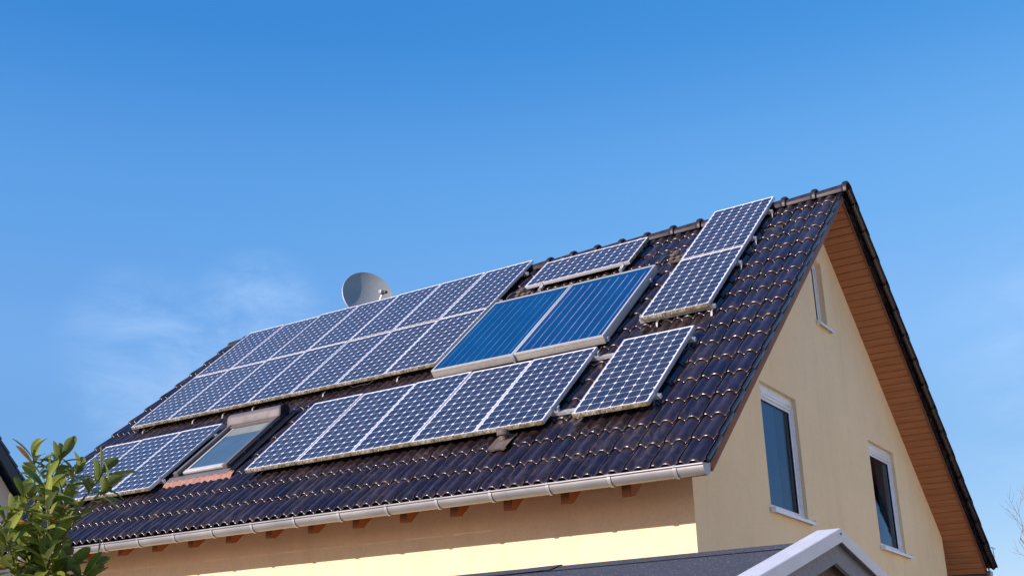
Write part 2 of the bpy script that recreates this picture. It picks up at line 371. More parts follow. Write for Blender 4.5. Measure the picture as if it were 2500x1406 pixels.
def empty(name, loc=(0, 0, 0), rot=(0, 0, 0)):
    o = bpy.data.objects.new(name, None); o.location = loc; o.rotation_euler = rot; o.empty_display_size = 0.2; COL.objects.link(o); return o
def tag(o, label=None, cat=None, group=None, kind=None):
    for k, v in (('label', label), ('category', cat), ('group', group), ('kind', kind)):
        if v: o[k] = v
    return o
def copy_tree(o, parent=None):
    c = o.copy(); COL.objects.link(c); c.parent = parent
    if parent is not None: c.matrix_parent_inverse = o.matrix_parent_inverse.copy()
    for ch in kids.get(o, []): kids.setdefault(c, []).append(copy_tree(ch, c))
    return c
kids = {}
def K(parent, child): kids.setdefault(parent, []).append(child); return child

# ------------------------------------------------------------------ ground
g = MB()
N = 40
for i in range(N):
    for j in range(N):
        pass
def gz(x, y):
    d = max(0, math.hypot(x+3, y-2) - 25); return GROUND + 0.6*noise.noise(Vector((x*0.02, y*0.02, 0)))*min(1, d/40)
xs = sorted(set([-1500, -700, -350, -180] + [i*8 for i in range(-15, 16)] + [180, 350, 700, 1500]))
g.ring([[Vector((x, y, gz(x, y))) for x in xs] for y in xs], False)
gr = g.build('ground', 'ground', smooth=True); tag(gr, kind='structure')
pv = MB(); pv.box(-13.5, 1.2, -7.5, 0.585, GROUND-0.1, GROUND+0.03).build('path', 'paving'); tag(bpy.data.objects['path'], kind='structure')  # unseen paving, widened and darkened to cut bounce under the eave

# ------------------------------------------------------------------ house
HB = Vector((-5.3, 4.667, GROUND))
house = empty('house', HB); HINV = Matrix.Translation(HB).inverted()
tag(house, 'yellow plastered gabled house with dark glazed tile roof carrying many solar panels', 'house')
def hpart(mb, name, m, parent=None, **k):
    if parent is None: return mb.build(name, m, house, inv=HINV, **k)
    return mb.build(name, m, parent, **k)       # sub-parts share world coordinates: parent local == world coordinates of the mesh

TW, CP = 0.25, 0.3955
def tiles_mesh():
    """one slope of interlocking double-roll tiles in slope coordinates (x, v, h)"""
    mb = MB(); rnd = random.Random(3)
    ncol = int(round(L / TW)); ncr = 16
    uu = [0, 0.003] + [0.003 + (TW-0.014-0.003)*i/18 for i in range(1, 19)] + [TW-0.008]
    def wave(u):
        c = math.cos(4*PI*u/TW)             # hills at the joint and at the middle
        q = (1-c)/2
        return 0.0155*(1.0 - 2.1*q**2.6) + 0.002*math.sin(2*PI*u/TW)
    for k in range(ncr):
        v0 = k*CP; v1 = min((k+1)*CP + 0.07, S)
        if v1 - v0 < 0.05: continue
        for i in range(ncol):
            x0 = -(i+1)*TW
            jt = rnd.uniform(-1, 1); jh = rnd.uniform(-0.0015, 0.0015); jv = rnd.uniform(-0.004, 0.004)
            rings = []
            st = [(0.016, -0.0255), (0.000, -0.0240), (-0.004, -0.0185), (-0.001, -0.0125), (0.008, -0.0075), (0.024, -0.0035), (0.05, -0.001), (0.085, 0.0), (0.14, 0), (0.24, 0), (0.33, 0), (v1-v0, 0)]
            for a, dh in st:
                t = max(0, a)/CP
                row = []
                for u in uu:
                    h = 0.030*(1-t) + wave(u) + dh + jh + jt*0.0018*(u/TW-0.5)
                    if u < 0.002 or u > TW-0.010: h -= 0.018
                    # small stop lip: low parts of the nose reach further down the slope
                    lip = -0.015*((1-math.cos(4*PI*u/TW))/2)**3 if a < 0.03 else 0
                    row.append(Vector((x0+u, min(v0 + a + jv + lip, S), h)))
                rings.append(row)
            mb.ring(rings, False)
    return mb
def verge_mesh(drop, side):
    """flanges of the verge tiles, one per course, stepping with the courses"""
    mb = MB(); ncr = 16
    for k in range(ncr):
        v0 = k*CP-0.006; v1 = min((k+1)*CP+0.004, S)
        if v1-v0 < 0.05: continue
        for xs_ in (side,):
            o0, o1 = (0.001, 0.013) if xs_ == 0 else (-L-0.013+0.0, -L-0.001)
            pts = []
            for (v, dh) in ((v0, 0.036), (v1, 0.010)):
                pts.append([(o0, v, dh-drop), (o1, v, dh-drop), (o1, v, dh+0.002), ((o0+o1)/2, v, dh+0.010), (o0, v, dh+0.006)])
            mb.ring(pts, True, True, True)
    return mb
ROOFM = Matrix.Rotation(AL, 4, 'X')
BACKM = Matrix.Translation((-L, 2*Y, 0)) @ Matrix.Rotation(PI, 4, 'Z') @ ROOFM
# front slope
rt = tiles_mesh().build('roof_tiles', 'tile', house, ang=50); rt.matrix_parent_inverse = HINV
rt.rotation_euler = (AL, 0, 0)
rt2 = rt.copy(); COL.objects.link(rt2); rt2.rotation_euler = BACKM.to_euler(); rt2.location = BACKM.translation

for MM, ds in ((ROOFM, (0.026, 0.060)), (BACKM, (0.080, 0.080))):
    for d_, sd0 in zip(ds, (0.0, -L)):
        vg = verge_mesh(d_, sd0).build('verge_flange', 'tile', house, ang=40); vg.matrix_parent_inverse = HINV; vg.rotation_euler = MM.to_euler(); vg.location = MM.translation
# soffit boards under both slopes (planks run along the eave)
mb = MB(); bw = 0.105; v = 0.012
while v < S-0.07:
    mb.box(-L+0.02, -0.026, v, min(v+bw-0.007, S-0.07), -TOFF-0.016, -TOFF, 0.003); v += bw
sf = mb.build('soffit', 'soffit', house, ang=30); sf.matrix_parent_inverse = HINV; sf.rotation_euler = (AL, 0, 0)
sf2 = sf.copy(); COL.objects.link(sf2); sf2.rotation_euler = BACKM.to_euler(); sf2.location = BACKM.translation
# closing deck above the boards so that no light leaks in
mb = MB(); mb.box(-L+0.02, -0.026, 0.02, S-0.04, -TOFF+0.003, -TOFF+0.02)
dk = mb.build('roof_deck', 'blackp', house); dk.matrix_parent_inverse = HINV; dk.rotation_euler = (AL, 0, 0)
dk2 = dk.copy(); COL.objects.link(dk2); dk2.rotation_euler = BACKM.to_euler(); dk2.location = BACKM.translation
for xo in (-0.024, -L):
    for MM in (ROOFM, BACKM):
        wd_ = 0.030 if (MM is ROOFM and xo > -1) else 0.022
        mb = MB(); mb.box(xo, xo+wd_, 0.0, S-0.09*0.8, -0.094 if (MM is ROOFM and xo > -1) else -0.100, -0.022 if MM is ROOFM else -0.085, 0.002)
        b = mb.build('bargeboard', 'barge', house); b.matrix_parent_inverse = HINV
        if MM is ROOFM: b.rotation_euler = (AL, 0, 0)
        else:
            b.rotation_euler = MM.to_euler(); b.location = MM.translation

# walls
def zs(y):
    yy = y if y <= Y else 2*Y-y
    return yy*math.tan(AL) - (TOFF+0.0145)/CA
BY = 2*Y-EY
# openings on the gable: y0,y1,z0,z1
OPN = [(2.392, 3.414, -0.02, 1.290), (5.850, 6.880, -0.02, 1.290), (4.45, 4.825, 2.455, 3.30)]
def strip_wall(yb, xb, holes, nx):
    """gable wall as a face with rectangular holes"""
    mb = MB()
    ys = sorted(set([EY, Y, BY] + [h[0] for h in holes] + [h[1] for h in holes]))
    for a, b in zip(ys[:-1], ys[1:]):
        hs_ = sorted([h for h in holes if h[0] <= a+1e-6 and h[1] >= b-1e-6], key=lambda h: h[2])
        z = GROUND
        for h in hs_:
            mb.quad((xb, a, z), (xb, b, z), (xb, b, h[2]), (xb, a, h[2])); z = h[3]
        mb.quad((xb, a, z), (xb, b, z), (xb, b, zs(b)), (xb, a, zs(a)))
    return mb
mb = strip_wall(0, GX, OPN, 1)
D_ = 0.30
for y0, y1, z0, z1 in OPN:
    mb.quad((GX, y0, z0), (GX-D_, y0, z0), (GX-D_, y0, z1), (GX, y0, z1))
    mb.quad((GX, y1, z0), (GX, y1, z1), (GX-D_, y1, z1), (GX-D_, y1, z0))
    mb.quad((GX, y0, z1), (GX-D_, y0, z1), (GX-D_, y1, z1), (GX, y1, z1))
    mb.quad((GX, y0, z0), (GX, y1, z0), (GX-D_, y1, z0), (GX-D_, y0, z0))
hpart(mb, 'gable_wall', 'plaster', smooth=False)
hpart(strip_wall(0, XL, [], 1), 'gable_wall', 'plaster', smooth=False)
mb = MB().quad((XL, EY, GROUND), (GX, EY, GROUND), (GX, EY, zs(EY)), (XL, EY, zs(EY)))
hpart(mb, 'front_wall', 'plaster', smooth=False)
mb = MB().quad((GX, BY, GROUND), (XL, BY, GROUND), (XL, BY, zs(BY)), (GX, BY, zs(BY)))
hpart(mb, 'rear_wall', 'plaster', smooth=False)

# gable windows
def gable_window(y0, y1, z0, z1, rec, box_h, name='window', sill=True):
    x = GX - rec
    fr_ = MB()
    w = 0.040
    x0, x1 = x-0.07, x
    zt = z1 - box_h
    fr_.box(x0, x1, y0, y0+w, z0, zt, 0.004); fr_.box(x0, x1, y1-w, y1, z0, zt, 0.004)
    fr_.box(x0, x1, y0+w, y1-w, z0, z0+w, 0.004); fr_.box(x0, x1, y0+w, y1-w, zt-w*0.8, zt, 0.004)
    # inner sash, set back
    s0, s1 = x-0.055, x-0.014; iw = 0.030
    a0, a1, b0, b1 = y0+w, y1-w, z0+w, zt-w*0.8
    fr_.box(s0, s1, a0, a0+iw, b0, b1, 0.006); fr_.box(s0, s1, a1-iw, a1, b0, b1, 0.006)
    fr_.box(s0, s1, a0+iw, a1-iw, b0, b0+iw, 0.006); fr_.box(s0, s1, a0+iw, a1-iw, b1-iw, b1, 0.006)
    win = hpart(fr_, name, 'pvc')
    gk = MB(); e = 0.006; c0, c1, d0, d1 = a0+iw-0.002, a1-iw+0.002, b0+iw-0.002, b1-iw+0.002; gx0, gx1 = x-0.040, x-0.0125
    gk.box(gx0, gx1-0.008, c0, c0+e, d0, d1); gk.box(gx0, gx1-0.008, c1-e, c1, d0, d1); gk.box(gx0, gx1-0.008, c0+e, c1-e, d0, d0+e); gk.box(gx0, gx1-0.008, c0+e, c1-e, d1-e, d1)
    gk.build('gasket', 'gasket', win)
    MB().box(x-0.036, x-0.030, c0+e, c1-e, d0+e, d1-e).build('pane', 'glass', win, smooth=False)
    if box_h > 0.02:
        sb = MB(); xb = x+0.004
        sb.box(x0, xb, y0, y1, zt+0.002, z1-0.002, 0.004)
        for q in (0.35, 0.68): sb.box(xb-0.001, xb+0.004, y0+0.004, y1-0.004, zt+box_h*q, zt+box_h*q+0.005, 0.0)
        for yy in (y0+0.10, y1-0.13): sb.box(xb, xb+0.014, yy, yy+0.030, zt-0.004, zt+0.012, 0.004)
        sb.build('shutter_box', 'pvc', win)
        # guide rails of the roller shutter
        for yy in (y0+0.001, y1-0.024): MB().box(x+0.0005, x+0.010, yy, yy+0.022, z0+0.03, zt, 0.002).build('shutter_rail', 'pvc', win)
    if sill:
        sl = MB(); t = 0.022
        for (ya, yb) in ((y0-0.012, y1+0.045),):
            sl.poly([(x, ya, z0+0.010), (GX+0.055, ya, z0-0.012), (GX+0.055, ya, z0-0.012-0.032), (GX+0.050, ya, z0-0.044), (GX+0.050, ya, z0-0.017), (x, ya, z0+0.004)][::-1])
            prof = [(x, z0+0.010), (GX+0.055, z0-0.012), (GX+0.055, z0-0.044), (GX+0.050, z0-0.044), (GX+0.050, z0-0.017), (x, z0+0.004)]
            # the part outside the wall is wider than the opening
            sl = MB(); 
            sl.ring([[(px, y0+0.002, pz) for px, pz in prof], [(px, y1-0.002, pz) for px, pz in prof]], True, True, True)
            prof2 = [(GX+0.003, z0-0.0085), (GX+0.0555, z0-0.0118), (GX+0.0555, z0-0.0445), (GX+0.0495, z0-0.0445), (GX+0.0495, z0-0.018), (GX+0.003, z0-0.014)]
            for (ya, yb) in ((y0-0.03, y0+0.004), (y1-0.004, y1+0.05)): sl.ring([[(px, ya, pz) for px, pz in prof2], [(px, yb, pz) for px, pz in prof2]], True, True, True)
            sl.box(GX+0.002, GX+0.060, y1+0.050, y1+0.060, z0-0.046, z0+0.010, 0.003)
            sl.box(GX+0.002, GX+0.060, y0-0.040, y0-0.030, z0-0.046, z0+0.010, 0.003)
        sl.build('sill', 'pvc', win, recalc=True)
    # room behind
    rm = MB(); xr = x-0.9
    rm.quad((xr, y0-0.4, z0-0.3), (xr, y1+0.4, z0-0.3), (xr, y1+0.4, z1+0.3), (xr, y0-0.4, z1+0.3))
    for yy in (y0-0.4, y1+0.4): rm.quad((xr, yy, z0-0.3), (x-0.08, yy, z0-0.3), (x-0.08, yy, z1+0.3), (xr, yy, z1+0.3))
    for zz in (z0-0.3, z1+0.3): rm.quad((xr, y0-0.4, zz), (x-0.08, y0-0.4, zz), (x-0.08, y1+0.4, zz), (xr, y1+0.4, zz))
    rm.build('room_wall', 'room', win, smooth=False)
    return win
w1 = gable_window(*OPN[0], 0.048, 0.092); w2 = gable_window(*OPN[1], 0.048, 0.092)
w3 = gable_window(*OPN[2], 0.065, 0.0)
def curtain(win, x, y0, y1, z0, z1, amp, n, m, name='curtain'):
    mb = MB(); k = n*10
    mb.ring([[(x + amp*math.sin(2*PI*n*i/k + 0.6*math.sin(i*0.35)) , y0+(y1-y0)*i/k, z) for i in range(k+1)] for z in (z0, z0+(z1-z0)*0.5, z1)], False)
    return mb.build(name, m, win)
for w, o in ((w1, OPN[0]), (w2, OPN[1])):
    x = GX-0.035-0.10
    curtain(w, x, o[0]+0.02+0.62, o[1]+0.10, o[2]+0.05, o[3]-0.1, 0.022, 7, 'curtain')
curtain(w1, GX-0.035-0.075, OPN[0][0]+0.03, OPN[0][0]+0.62, 0.02, 1.17, 0.003, 2, 'skysheet', 'blind')  # blue sheet standing in for sky reflected in the left of the pane
curtain(w2, GX-0.035-0.18, OPN[1][0]+0.0, OPN[1][0]+0.85, 0.02, 0.55, 0.004, 3, 'skysheet', 'blind')  # blue sheet standing in for sky reflected low in the pane
curtain(w2, GX-0.035-0.17, OPN[1][0]+0.3, OPN[1][1]+0.1, 0.5, 1.25, 0.012, 6, 'room', 'curtain')

# rafters at the eave
for k in range(0, 17):
    xc = -0.80 - 0.605*k
    if xc < XL: break
    for back in (0, 1):
        mb = MB(); w = 0.045
        # side profile in y,z : vertical front cut at y=0.085
        def zz(y, h): return y*math.tan(AL) + h/CA
        yf, yb = 0.085, EY+0.1
        pr = [(yf, zz(yf, -TOFF-0.017)), (yf, zz(yf, -0.200)+0.012), (yf+0.012, zz(yf, -0.200)), (yf+0.07, zz(yf, -0.200)+0.012), (yb, zz(yb, -0.225)), (yb, zz(yb, -TOFF-0.017))]
        pr = [(y, z) if not back else (2*Y-y, z) for y, z in pr]
        mb.ring([[(xc-w, y, z) for y, z in pr], [(xc+w, y, z) for y, z in pr]], True, True, True)
        hpart(mb, 'rafter', 'rafter', recalc=True, smooth=False)

# eave boards added to stop sun slipping through the gap behind the gutters
for back in (0, 1):
    ya, yb = (0.012, 0.034) if not back else (2*Y-0.034, 2*Y-0.012)
    hpart(MB().box(-L+0.03, -0.03, ya, yb, -0.105, -0.045, 0.002), 'eave_board', 'darkalu')
# gutters with their brackets
def gutter(back):
    G = MB(); sg = 1 if not back else -1
    yc0, zc0, R = -0.072, -0.050, 0.068
    def P(x, y, z):
        z = z + 0.0042*x if not back else z
        return Vector((x, y if not back else 2*Y-y, z))
    X0, X1 = -L-0.01, 0.012
    segs = [X0, -8.25, -6.2, -3.9, -1.9, X1]
    prof = []
    # front bead
    for i in range(9): a = -PI/2 + 2*PI*i/9*0.9; prof.append((yc0-R-0.009+0.009*math.cos(a+PI)*1.0, zc0+0.012+0.009*math.sin(a+PI)))
    outer = [(yc0 - R*math.cos(PI*i/14), zc0 - R*math.sin(PI*i/14)) for i in range(15)]
    inner = [(yc0 - (R-0.003)*math.cos(PI*i/14), zc0 - (R-0.003)*math.sin(PI*i/14)) for i in range(15)][::-1]
    pr = [(yc0-R, zc0+0.010)] + outer + [(yc0+R, zc0+0.03), (yc0+R-0.003, zc0+0.03)] + inner + [(yc0-R+0.003, zc0+0.010)]
    for a, b in zip(segs[:-1], segs[1:]):
        G.ring([[P(x, y, z) for y, z in pr] for x in (a, b+0.0)], True, a == X0, b == X1)
        if b != X1:
            G.ring([[P(x, yc0 - (R+0.0025)*math.cos(PI*i/14), zc0 - (R+0.0025)*math.sin(PI*i/14)) for i in range(15)] for x in (b-0.018, b+0.018)], False)
    # rolled bead
    G.tube([P(X0, yc0-R-0.006, zc0+0.012), P(X1, yc0-R-0.006, zc0+0.012)], 0.0095, 12)
    # end plates
    for xe in (X0-0.001, X1+0.001):
        G.poly([P(xe, y, z) for y, z in [(yc0-R-0.004, zc0+0.014)] + [(yc0 - (R+0.004)*math.cos(PI*i/14), zc0 - (R+0.004)*math.sin(PI*i/14)) for i in range(15)] + [(yc0+R+0.004, zc0+0.034)]])
        G.tube([P(xe, yc0-R-0.010, zc0+0.014), P(xe, yc0+R+0.006, zc0+0.034)], 0.004, 6)
    go = hpart(G, 'gutter', 'zinc', recalc=False)
    for k in range(18):
        xb = -0.237 - 0.605*k
        if xb < X0+0.1: break
        B = MB(); wv = 0.015; R2 = R+0.009
        ang = [(-0.10 + 1.02*i/16)*PI for i in range(17)]
        outr = [(yc0 - R2*math.cos(a), zc0 - R2*math.sin(a)) for a in ang]; innr = [(yc0 - (R2-0.003)*math.cos(a), zc0 - (R2-0.003)*math.sin(a)) for a in ang][::-1]
        pr2 = outr + innr
        B.ring([[P(xb-wv, y, z) for y, z in pr2], [P(xb+wv, y, z) for y, z in pr2]], True, True, True)
        B.ring([[P(xb+sx*0.011, yc0-R-0.006+0.0135*math.cos(q), zc0+0.012+0.0135*math.sin(q)) for q in [2*PI*i/10 for i in range(10)]] for sx in (-1, 1)], True, True, True)
        B.box(xb-wv, xb+wv, yc0+R-0.006 if not back else 2*Y-(yc0+R+0.10), yc0+R+0.10 if not back else 2*Y-(yc0+R-0.006), zc0+0.012+(0.0042*xb if not back else 0), zc0+0.018+(0.0042*xb if not back else 0))
        B.build('gutter_bracket', 'bracket', go, recalc=True)
    return go
gutter(False); gutter(True)

# ridge caps
cap_me = MB()
def arc(R1, R2, z0, n=14, a0=-18):
    a0 = math.radians(a0); return [(R1*math.cos(a0 + (PI-2*a0)*i/n), z0 + R2*math.sin(a0 + (PI-2*a0)*i/n)) for i in range(n+1)]
def cap_rings(spec):
    out = []
    for x, r1, r2, z0 in spec: out.append([(x, y, z) for y, z in arc(r1, r2, z0)])
    return out
cap_me.ring(cap_rings([(-0.40, 0.105, 0.088, -0.012), (-0.06, 0.118, 0.098, -0.008), (-0.055, 0.120, 0.100, -0.006), (-0.044, 0.130, 0.122, -0.006), (-0.020, 0.134, 0.129, -0.006), (0.006, 0.132, 0.126, -0.006), (0.014, 0.124, 0.112, -0.006),
    (0.012, 0.118, 0.105, -0.008), (-0.06, 0.104, 0.085, -0.012), (-0.40, 0.092, 0.075, -0.014)]), False)
base_cap = None
for i in range(28):
    x = 0.083 - 0.382*i
    if base_cap is None: 
        base_cap = cap_me.build('ridge_tile', 'ridge', house, ang=40); base_cap.matrix_parent_inverse = HINV; o = base_cap
    else: o = base_cap.copy(); COL.objects.link(o)
    o.location = (x, Y, H + random.uniform(-0.003, 0.003)); o.rotation_euler = (0, math.radians(random.uniform(-0.5, 0.5)), math.radians(random.uniform(-0.5, 0.5)))
mb = MB(); mb.box(-L, 0.0, Y-0.05, Y+0.05, H-0.10, H-0.015)
hpart(mb, 'ridge_batten', 'blackp')
# apex closer on the gable side
# small snow hook / lightning clamp near the lower end of the rear verge
mb = MB(); mb.tube([(0.01, 9.20, 0.235), (0.06, 9.42, 0.31), (0.06, 9.62, 0.31)], 0.008, 6); mb.tube([(0.06, 9.50, 0.31), (0.06, 9.50, 0.12)], 0.007, 6)
hpart(mb, 'verge_hook', 'alu')

# ---- roof window (part of the house), slope coordinates
RW = empty('roof_window'); RW.parent = house; RW.matrix_parent_inverse = HINV; RW.rotation_euler = (AL, 0, 0)
def rpart(mb, n, m, **k): return mb.build(n, m, RW, **k)
xa, xb, va, vb = -7.53, -6.60, 1.28, 2.50
fl = MB()
fl.box(xa-0.12, xb+0.15, va-0.10, vb+0.22, 0.040, 0.050, 0.002)
for q in (0.035, 0.07, 0.105): fl.box(xb+0.02+q, xb+0.026+q, va-0.08, vb+0.18, 0.050, 0.058)
rpart(fl, 'flashing', 'darkalu')
lead = MB(); nx = 90
def leadrow(v, h): return [(xa-0.10 + (xb-xa+0.27)*i/nx, v + 0.008*math.sin(i*0.9), h + 0.009*math.cos(4*PI*(xa-0.10+(xb-xa+0.27)*i/nx)/TW)*(1 if v < va-0.12 else 0.2)) for i in range(nx+1)]
lead.ring([leadrow(1.085, 0.020), leadrow(1.11, 0.030), leadrow(1.14, 0.043), leadrow(1.20, 0.051)], False)
rpart(lead, 'lead_apron', 'lead')
ap = MB(); ap.ring([[(x, v, h) for v, h in ((va-0.11, 0.050), (va-0.10, 0.056), (va-0.03, 0.062), (va-0.02, 0.050))] for x in (xa-0.09, xb+0.08)], True, True, True)
rpart(ap, 'apron_strip', 'brownalu', recalc=True)
rl = MB()
for x0, x1 in ((xa, xa+0.055), (xb-0.055, xb)): rl.box(x0, x1, va+0.02, vb, 0.05, 0.115, 0.006)
rl.box(xa+0.056, xb-0.056, vb-0.10, vb, 0.05, 0.100, 0.004)
rpart(rl, 'frame', 'brownalu')
ro = MB(); ro.box(xb+0.002, xb+0.035, va+0.03, vb+0.03, 0.05, 0.095, 0.006); ro2 = MB(); ro2.box(xa-0.037, xa-0.002, va+0.03, vb+0.03, 0.05, 0.095, 0.006)
for q in (0.25, 0.5, 0.75): ro.box(xb+0.035, xb+0.05, va+(vb-va)*q, va+(vb-va)*q+0.03, 0.05, 0.085, 0.003)
rpart(ro, 'outer_rail', 'darkalu'); rpart(ro2, 'outer_rail', 'darkalu')
gu = MB()
for x0, x1, h in ((xa+0.057, xa+0.10, 0.075), (xb-0.10, xb-0.057, 0.075)):
    gu.box(x0, x1, va+0.03, vb-0.10, 0.05, h-0.012, 0.003); gu.box(x0+0.012, x1-0.016, va+0.03, vb-0.10, h-0.012, h, 0.002)
rpart(gu, 'inner_rail', 'darkalu')
sa = MB()
sa.box(xa+0.101, xb-0.101, va+0.03, va+0.11, 0.05, 0.085, 0.008)
for x0, x1 in ((xa+0.101, xa+0.135), (xb-0.135, xb-0.101)): sa.box(x0, x1, va+0.111, vb-0.101, 0.05, 0.080, 0.005)
rpart(sa, 'sash', 'sash')
gl = MB(); gl.box(xa+0.136, xb-0.136, va+0.112, vb-0.102, 0.052, 0.068); rpart(gl, 'pane', 'skyglass', smooth=False)
bl = MB(); bl.box(xa+0.136, xb-0.136, vb-0.28, vb-0.102, 0.0685, 0.071, 0.0); bl.box(xa+0.136, xb-0.136, vb-0.31, vb-0.29, 0.0685, 0.0745, 0.002); rpart(bl, 'blind', 'blind')
# roller shutter box: rounded, with a black end cheek
bx = MB(); prof = []
cvx, chx, R1 = vb+0.075, 0.125, 0.085
for i in range(13):
    a = math.radians(-60 + 200*i/12); prof.append((cvx + R1*math.cos(a), chx + R1*math.sin(a)*0.85))
prof += [(vb-0.03, 0.125), (vb-0.055, 0.112), (vb-0.06, 0.075), (vb-0.02, 0.05), (cvx+0.03, 0.05)]
bx.ring([[(x, v, h) for v, h in prof] for x in (xa-0.03, xb+0.0)], True, True, True)
rpart(bx, 'shutter_box', 'brownalu', recalc=True, ang=25)
ek = MB()
prof3 = [(v + (v-cvx)*0.08, h + (h-0.12)*0.08) for v, h in prof]
ek.ring([[(x, v, h) for v, h in prof3] for x in (xb+0.001, xb+0.028)], True, True, True)
ek.lathe([(0.0, 0.0), (0.012, 0.0), (0.012, 0.008), (0.0, 0.010)], Matrix.Translation((xb+0.028, cvx, 0.13)) @ Matrix.Rotation(PI/2, 4, 'Y'), 14)
rpart(ek, 'end_cheek', 'blackp', recalc=True)
ft = MB(); 
for x0 in (xa-0.015, xb-0.065): ft.box(x0, x0+0.08, va-0.02, va+0.035, 0.05, 0.118, 0.006)
rpart(ft, 'corner_bracket', 'brownalu')

# ---- roof vents (parts of the house)
def vent(x, v, kind):
    e = empty('roof_vent'); e.parent = house; e.matrix_parent_inverse = HINV
    p = fr(x, v, 0.03); e.location = p; e.rotation_euler = (AL, 0, 0)
    e.scale = (0.78,)*3 if kind != 'cap' else (0.86,)*3
    b = MB(); k = 16; nv = 8
    rows = []
    for j in range(nv+1):
        vv = -0.20 + 0.34*j/nv
        row = []
        for i in range(k+1):
            xx = -0.125 + 0.25*i/k
            dome = 0.030*math.exp(-(xx*xx + (vv+0.0)**2)/(2*0.055**2)) 
            row.append((xx, vv, 0.010 + 0.012*math.cos(4*PI*(xx+x)/TW)*min(1, abs(xx)/0.08) + dome + 0.022*(1-(vv+0.2)/0.34)))
        rows.append(row)
    rows = [[(a, b_-0.0, c-0.022) for a, b_, c in rows[0]]] + rows
    b.ring(rows, False); b.build('vent_tile', 'ventcap', e)
    # cowl, axis vertical in the world
    V = Matrix.Rotation(-AL, 4, 'X')
    if kind == 'cap':
        c = MB(); c.lathe([(0.046, -0.03), (0.046, 0.030), (0.070, 0.032), (0.074, 0.045), (0.074, 0.085), (0.068, 0.098), (0.045, 0.108), (0.0, 0.110)], Matrix.Translation((0, 0.0, 0.045)) @ V, 28)
        c.build('vent_cowl', 'ventcap', e, recalc=True)
    else:
        c = MB(); c.lathe([(0.040, -0.03), (0.042, 0.03), (0.055, 0.035), (0.060, 0.05), (0.058, 0.085), (0.040, 0.10), (0.0, 0.104)], Matrix.Translation((0, 0.0, 0.03)) @ V @ Matrix.Rotation(math.radians(25), 4, 'X'), 24)
        c.tube([(-0.03, -0.02, 0.075), (-0.10, -0.04, 0.075)], [0.034, 0.030], 16)
        c.build('vent_cowl', 'ventcap', e, recalc=True)
        hb = MB()
        for q in (-1, 1): hb.lathe([(0.045, -0.01), (0.045, 0.035), (0.038, 0.042), (0.0, 0.044)], Matrix.Translation((q*0.06, -0.12, 0.03)), 18)
        hb.build('vent_stub', 'ventcap', e, recalc=True)
        hs_ = MB(); pts = []
        P0 = Vector((-0.09, -0.035, 0.075)); P1 = Vector((-0.24, -0.20, 0.055))
        for i in range(9):
            t = i/8; p_ = P0.lerp(P1, t) + Vector((0, 0.02*math.sin(PI*t), 0.035*math.sin(PI*t))); pts.append(p_)
        hs_.tube(pts, 0.021, 12); hs_.build('hose', 'hose', e)
    return e
vent(-2.38, 0.86, 'cap'); vent(-1.83, 5.12, 'hose'); vent(-4.10, 5.13, 'hose')

# ------------------------------------------------------------------ solar panels
PW, PL, PH = 0.808, 1.58, 0.046
def make_panel():
    root = empty('solar_module')
    f = MB(); w = 0.0105
    f.box(0, PW, 0, w, -PH, 0, 0.0012); f.box(0, PW, PL-w, PL, -PH, 0, 0.0012)
    f.box(0, w, w, PL-w, -PH, 0.0, 0.0012); f.box(PW-w, PW, w, PL-w, -PH, 0.0, 0.0012)
    fo = f.build('frame', 'frame', root); K(root, fo)
    c = MB().box(w, PW-w, w, PL-w, -0.012, -0.003); co = c.build('cell_sheet', 'cells', root, smooth=False); K(root, co)
    b = MB().box(0.34, 0.46, PL-0.22, PL-0.10, -0.032, -0.0125, 0.003); bo = b.build('junction_box', 'blackp', root); K(root, bo)
    cl_ = []
    return root
HPZ = 0.134
proto = make_panel(); first = [True]
rj = random.Random(11)
def panel(x, v, label, group, rotz=0.0, frame=None):
    o = proto if first[0] else copy_tree(proto); first[0] = False
    jx, jh = rj.uniform(-0.0012, 0.0012), rj.uniform(-0.0012, 0.0012)
    p = fr(x+jx, v+rj.uniform(-0.0015, 0.0015), HPZ+jh)
    o.location = p
    R = Matrix.Rotation(AL, 4, 'X') @ Matrix.Rotation(rotz, 4, 'Z') @ Matrix.Rotation(math.radians(rj.uniform(-0.2, 0.2)), 4, 'X') @ Matrix.Rotation(math.radians(rj.uniform(-0.3, 0.3)), 4, 'Y')
    o.rotation_euler = R.to_euler()
    o['label'] = label; o['category'] = 'solar panel'; o['group'] = group
    return o
PP_ = PW + 0.0105
ordn = ['first', 'second', 'third', 'fourth', 'fifth', 'sixth', 'seventh']
GUx, GVv = -10.133, 3.0762; T1 = PL + 0.022
for i in range(7):
    extra = {0: 'leftmost at its bottom left corner', 6: 'rightmost beside the blue collector'}.get(i, ordn[i] + ' from the left')
    panel(GUx + i*PP_, GVv, 'portrait solar panel, lower row of the large array, ' + extra, 'panels of the large two-row array')
for i in range(7):
    extra = {0: 'leftmost at its top left corner', 6: 'rightmost, near the sideways panel'}.get(i, ordn[i] + ' from the left')
    panel(GUx + i*PP_, GVv + T1, 'portrait solar panel, upper row of the large array, ' + extra, 'panels of the large two-row array')
BUx, BVv = -6.036, 0.9844
bl_ = ['leftmost of the five, next to the roof window', 'second from the left of the five', 'middle one of the five', 'fourth from the left of the five, under the collectors', 'rightmost of the five, above the round roof vent']
for i in range(5):
    panel(BUx + i*PP_, BVv, 'portrait solar panel, lower middle row, ' + bl_[i], 'five panels of the lower middle row')
AUx, AVv = -10.1356, 0.9448
al_ = ['leftmost of the three, partly hidden by the shrub', 'middle one of the three', 'rightmost of the three, beside the roof window']
for i in range(3):
    panel(AUx + i*PP_, AVv, 'portrait solar panel, lower left row, ' + al_[i], 'three panels at the lower left')
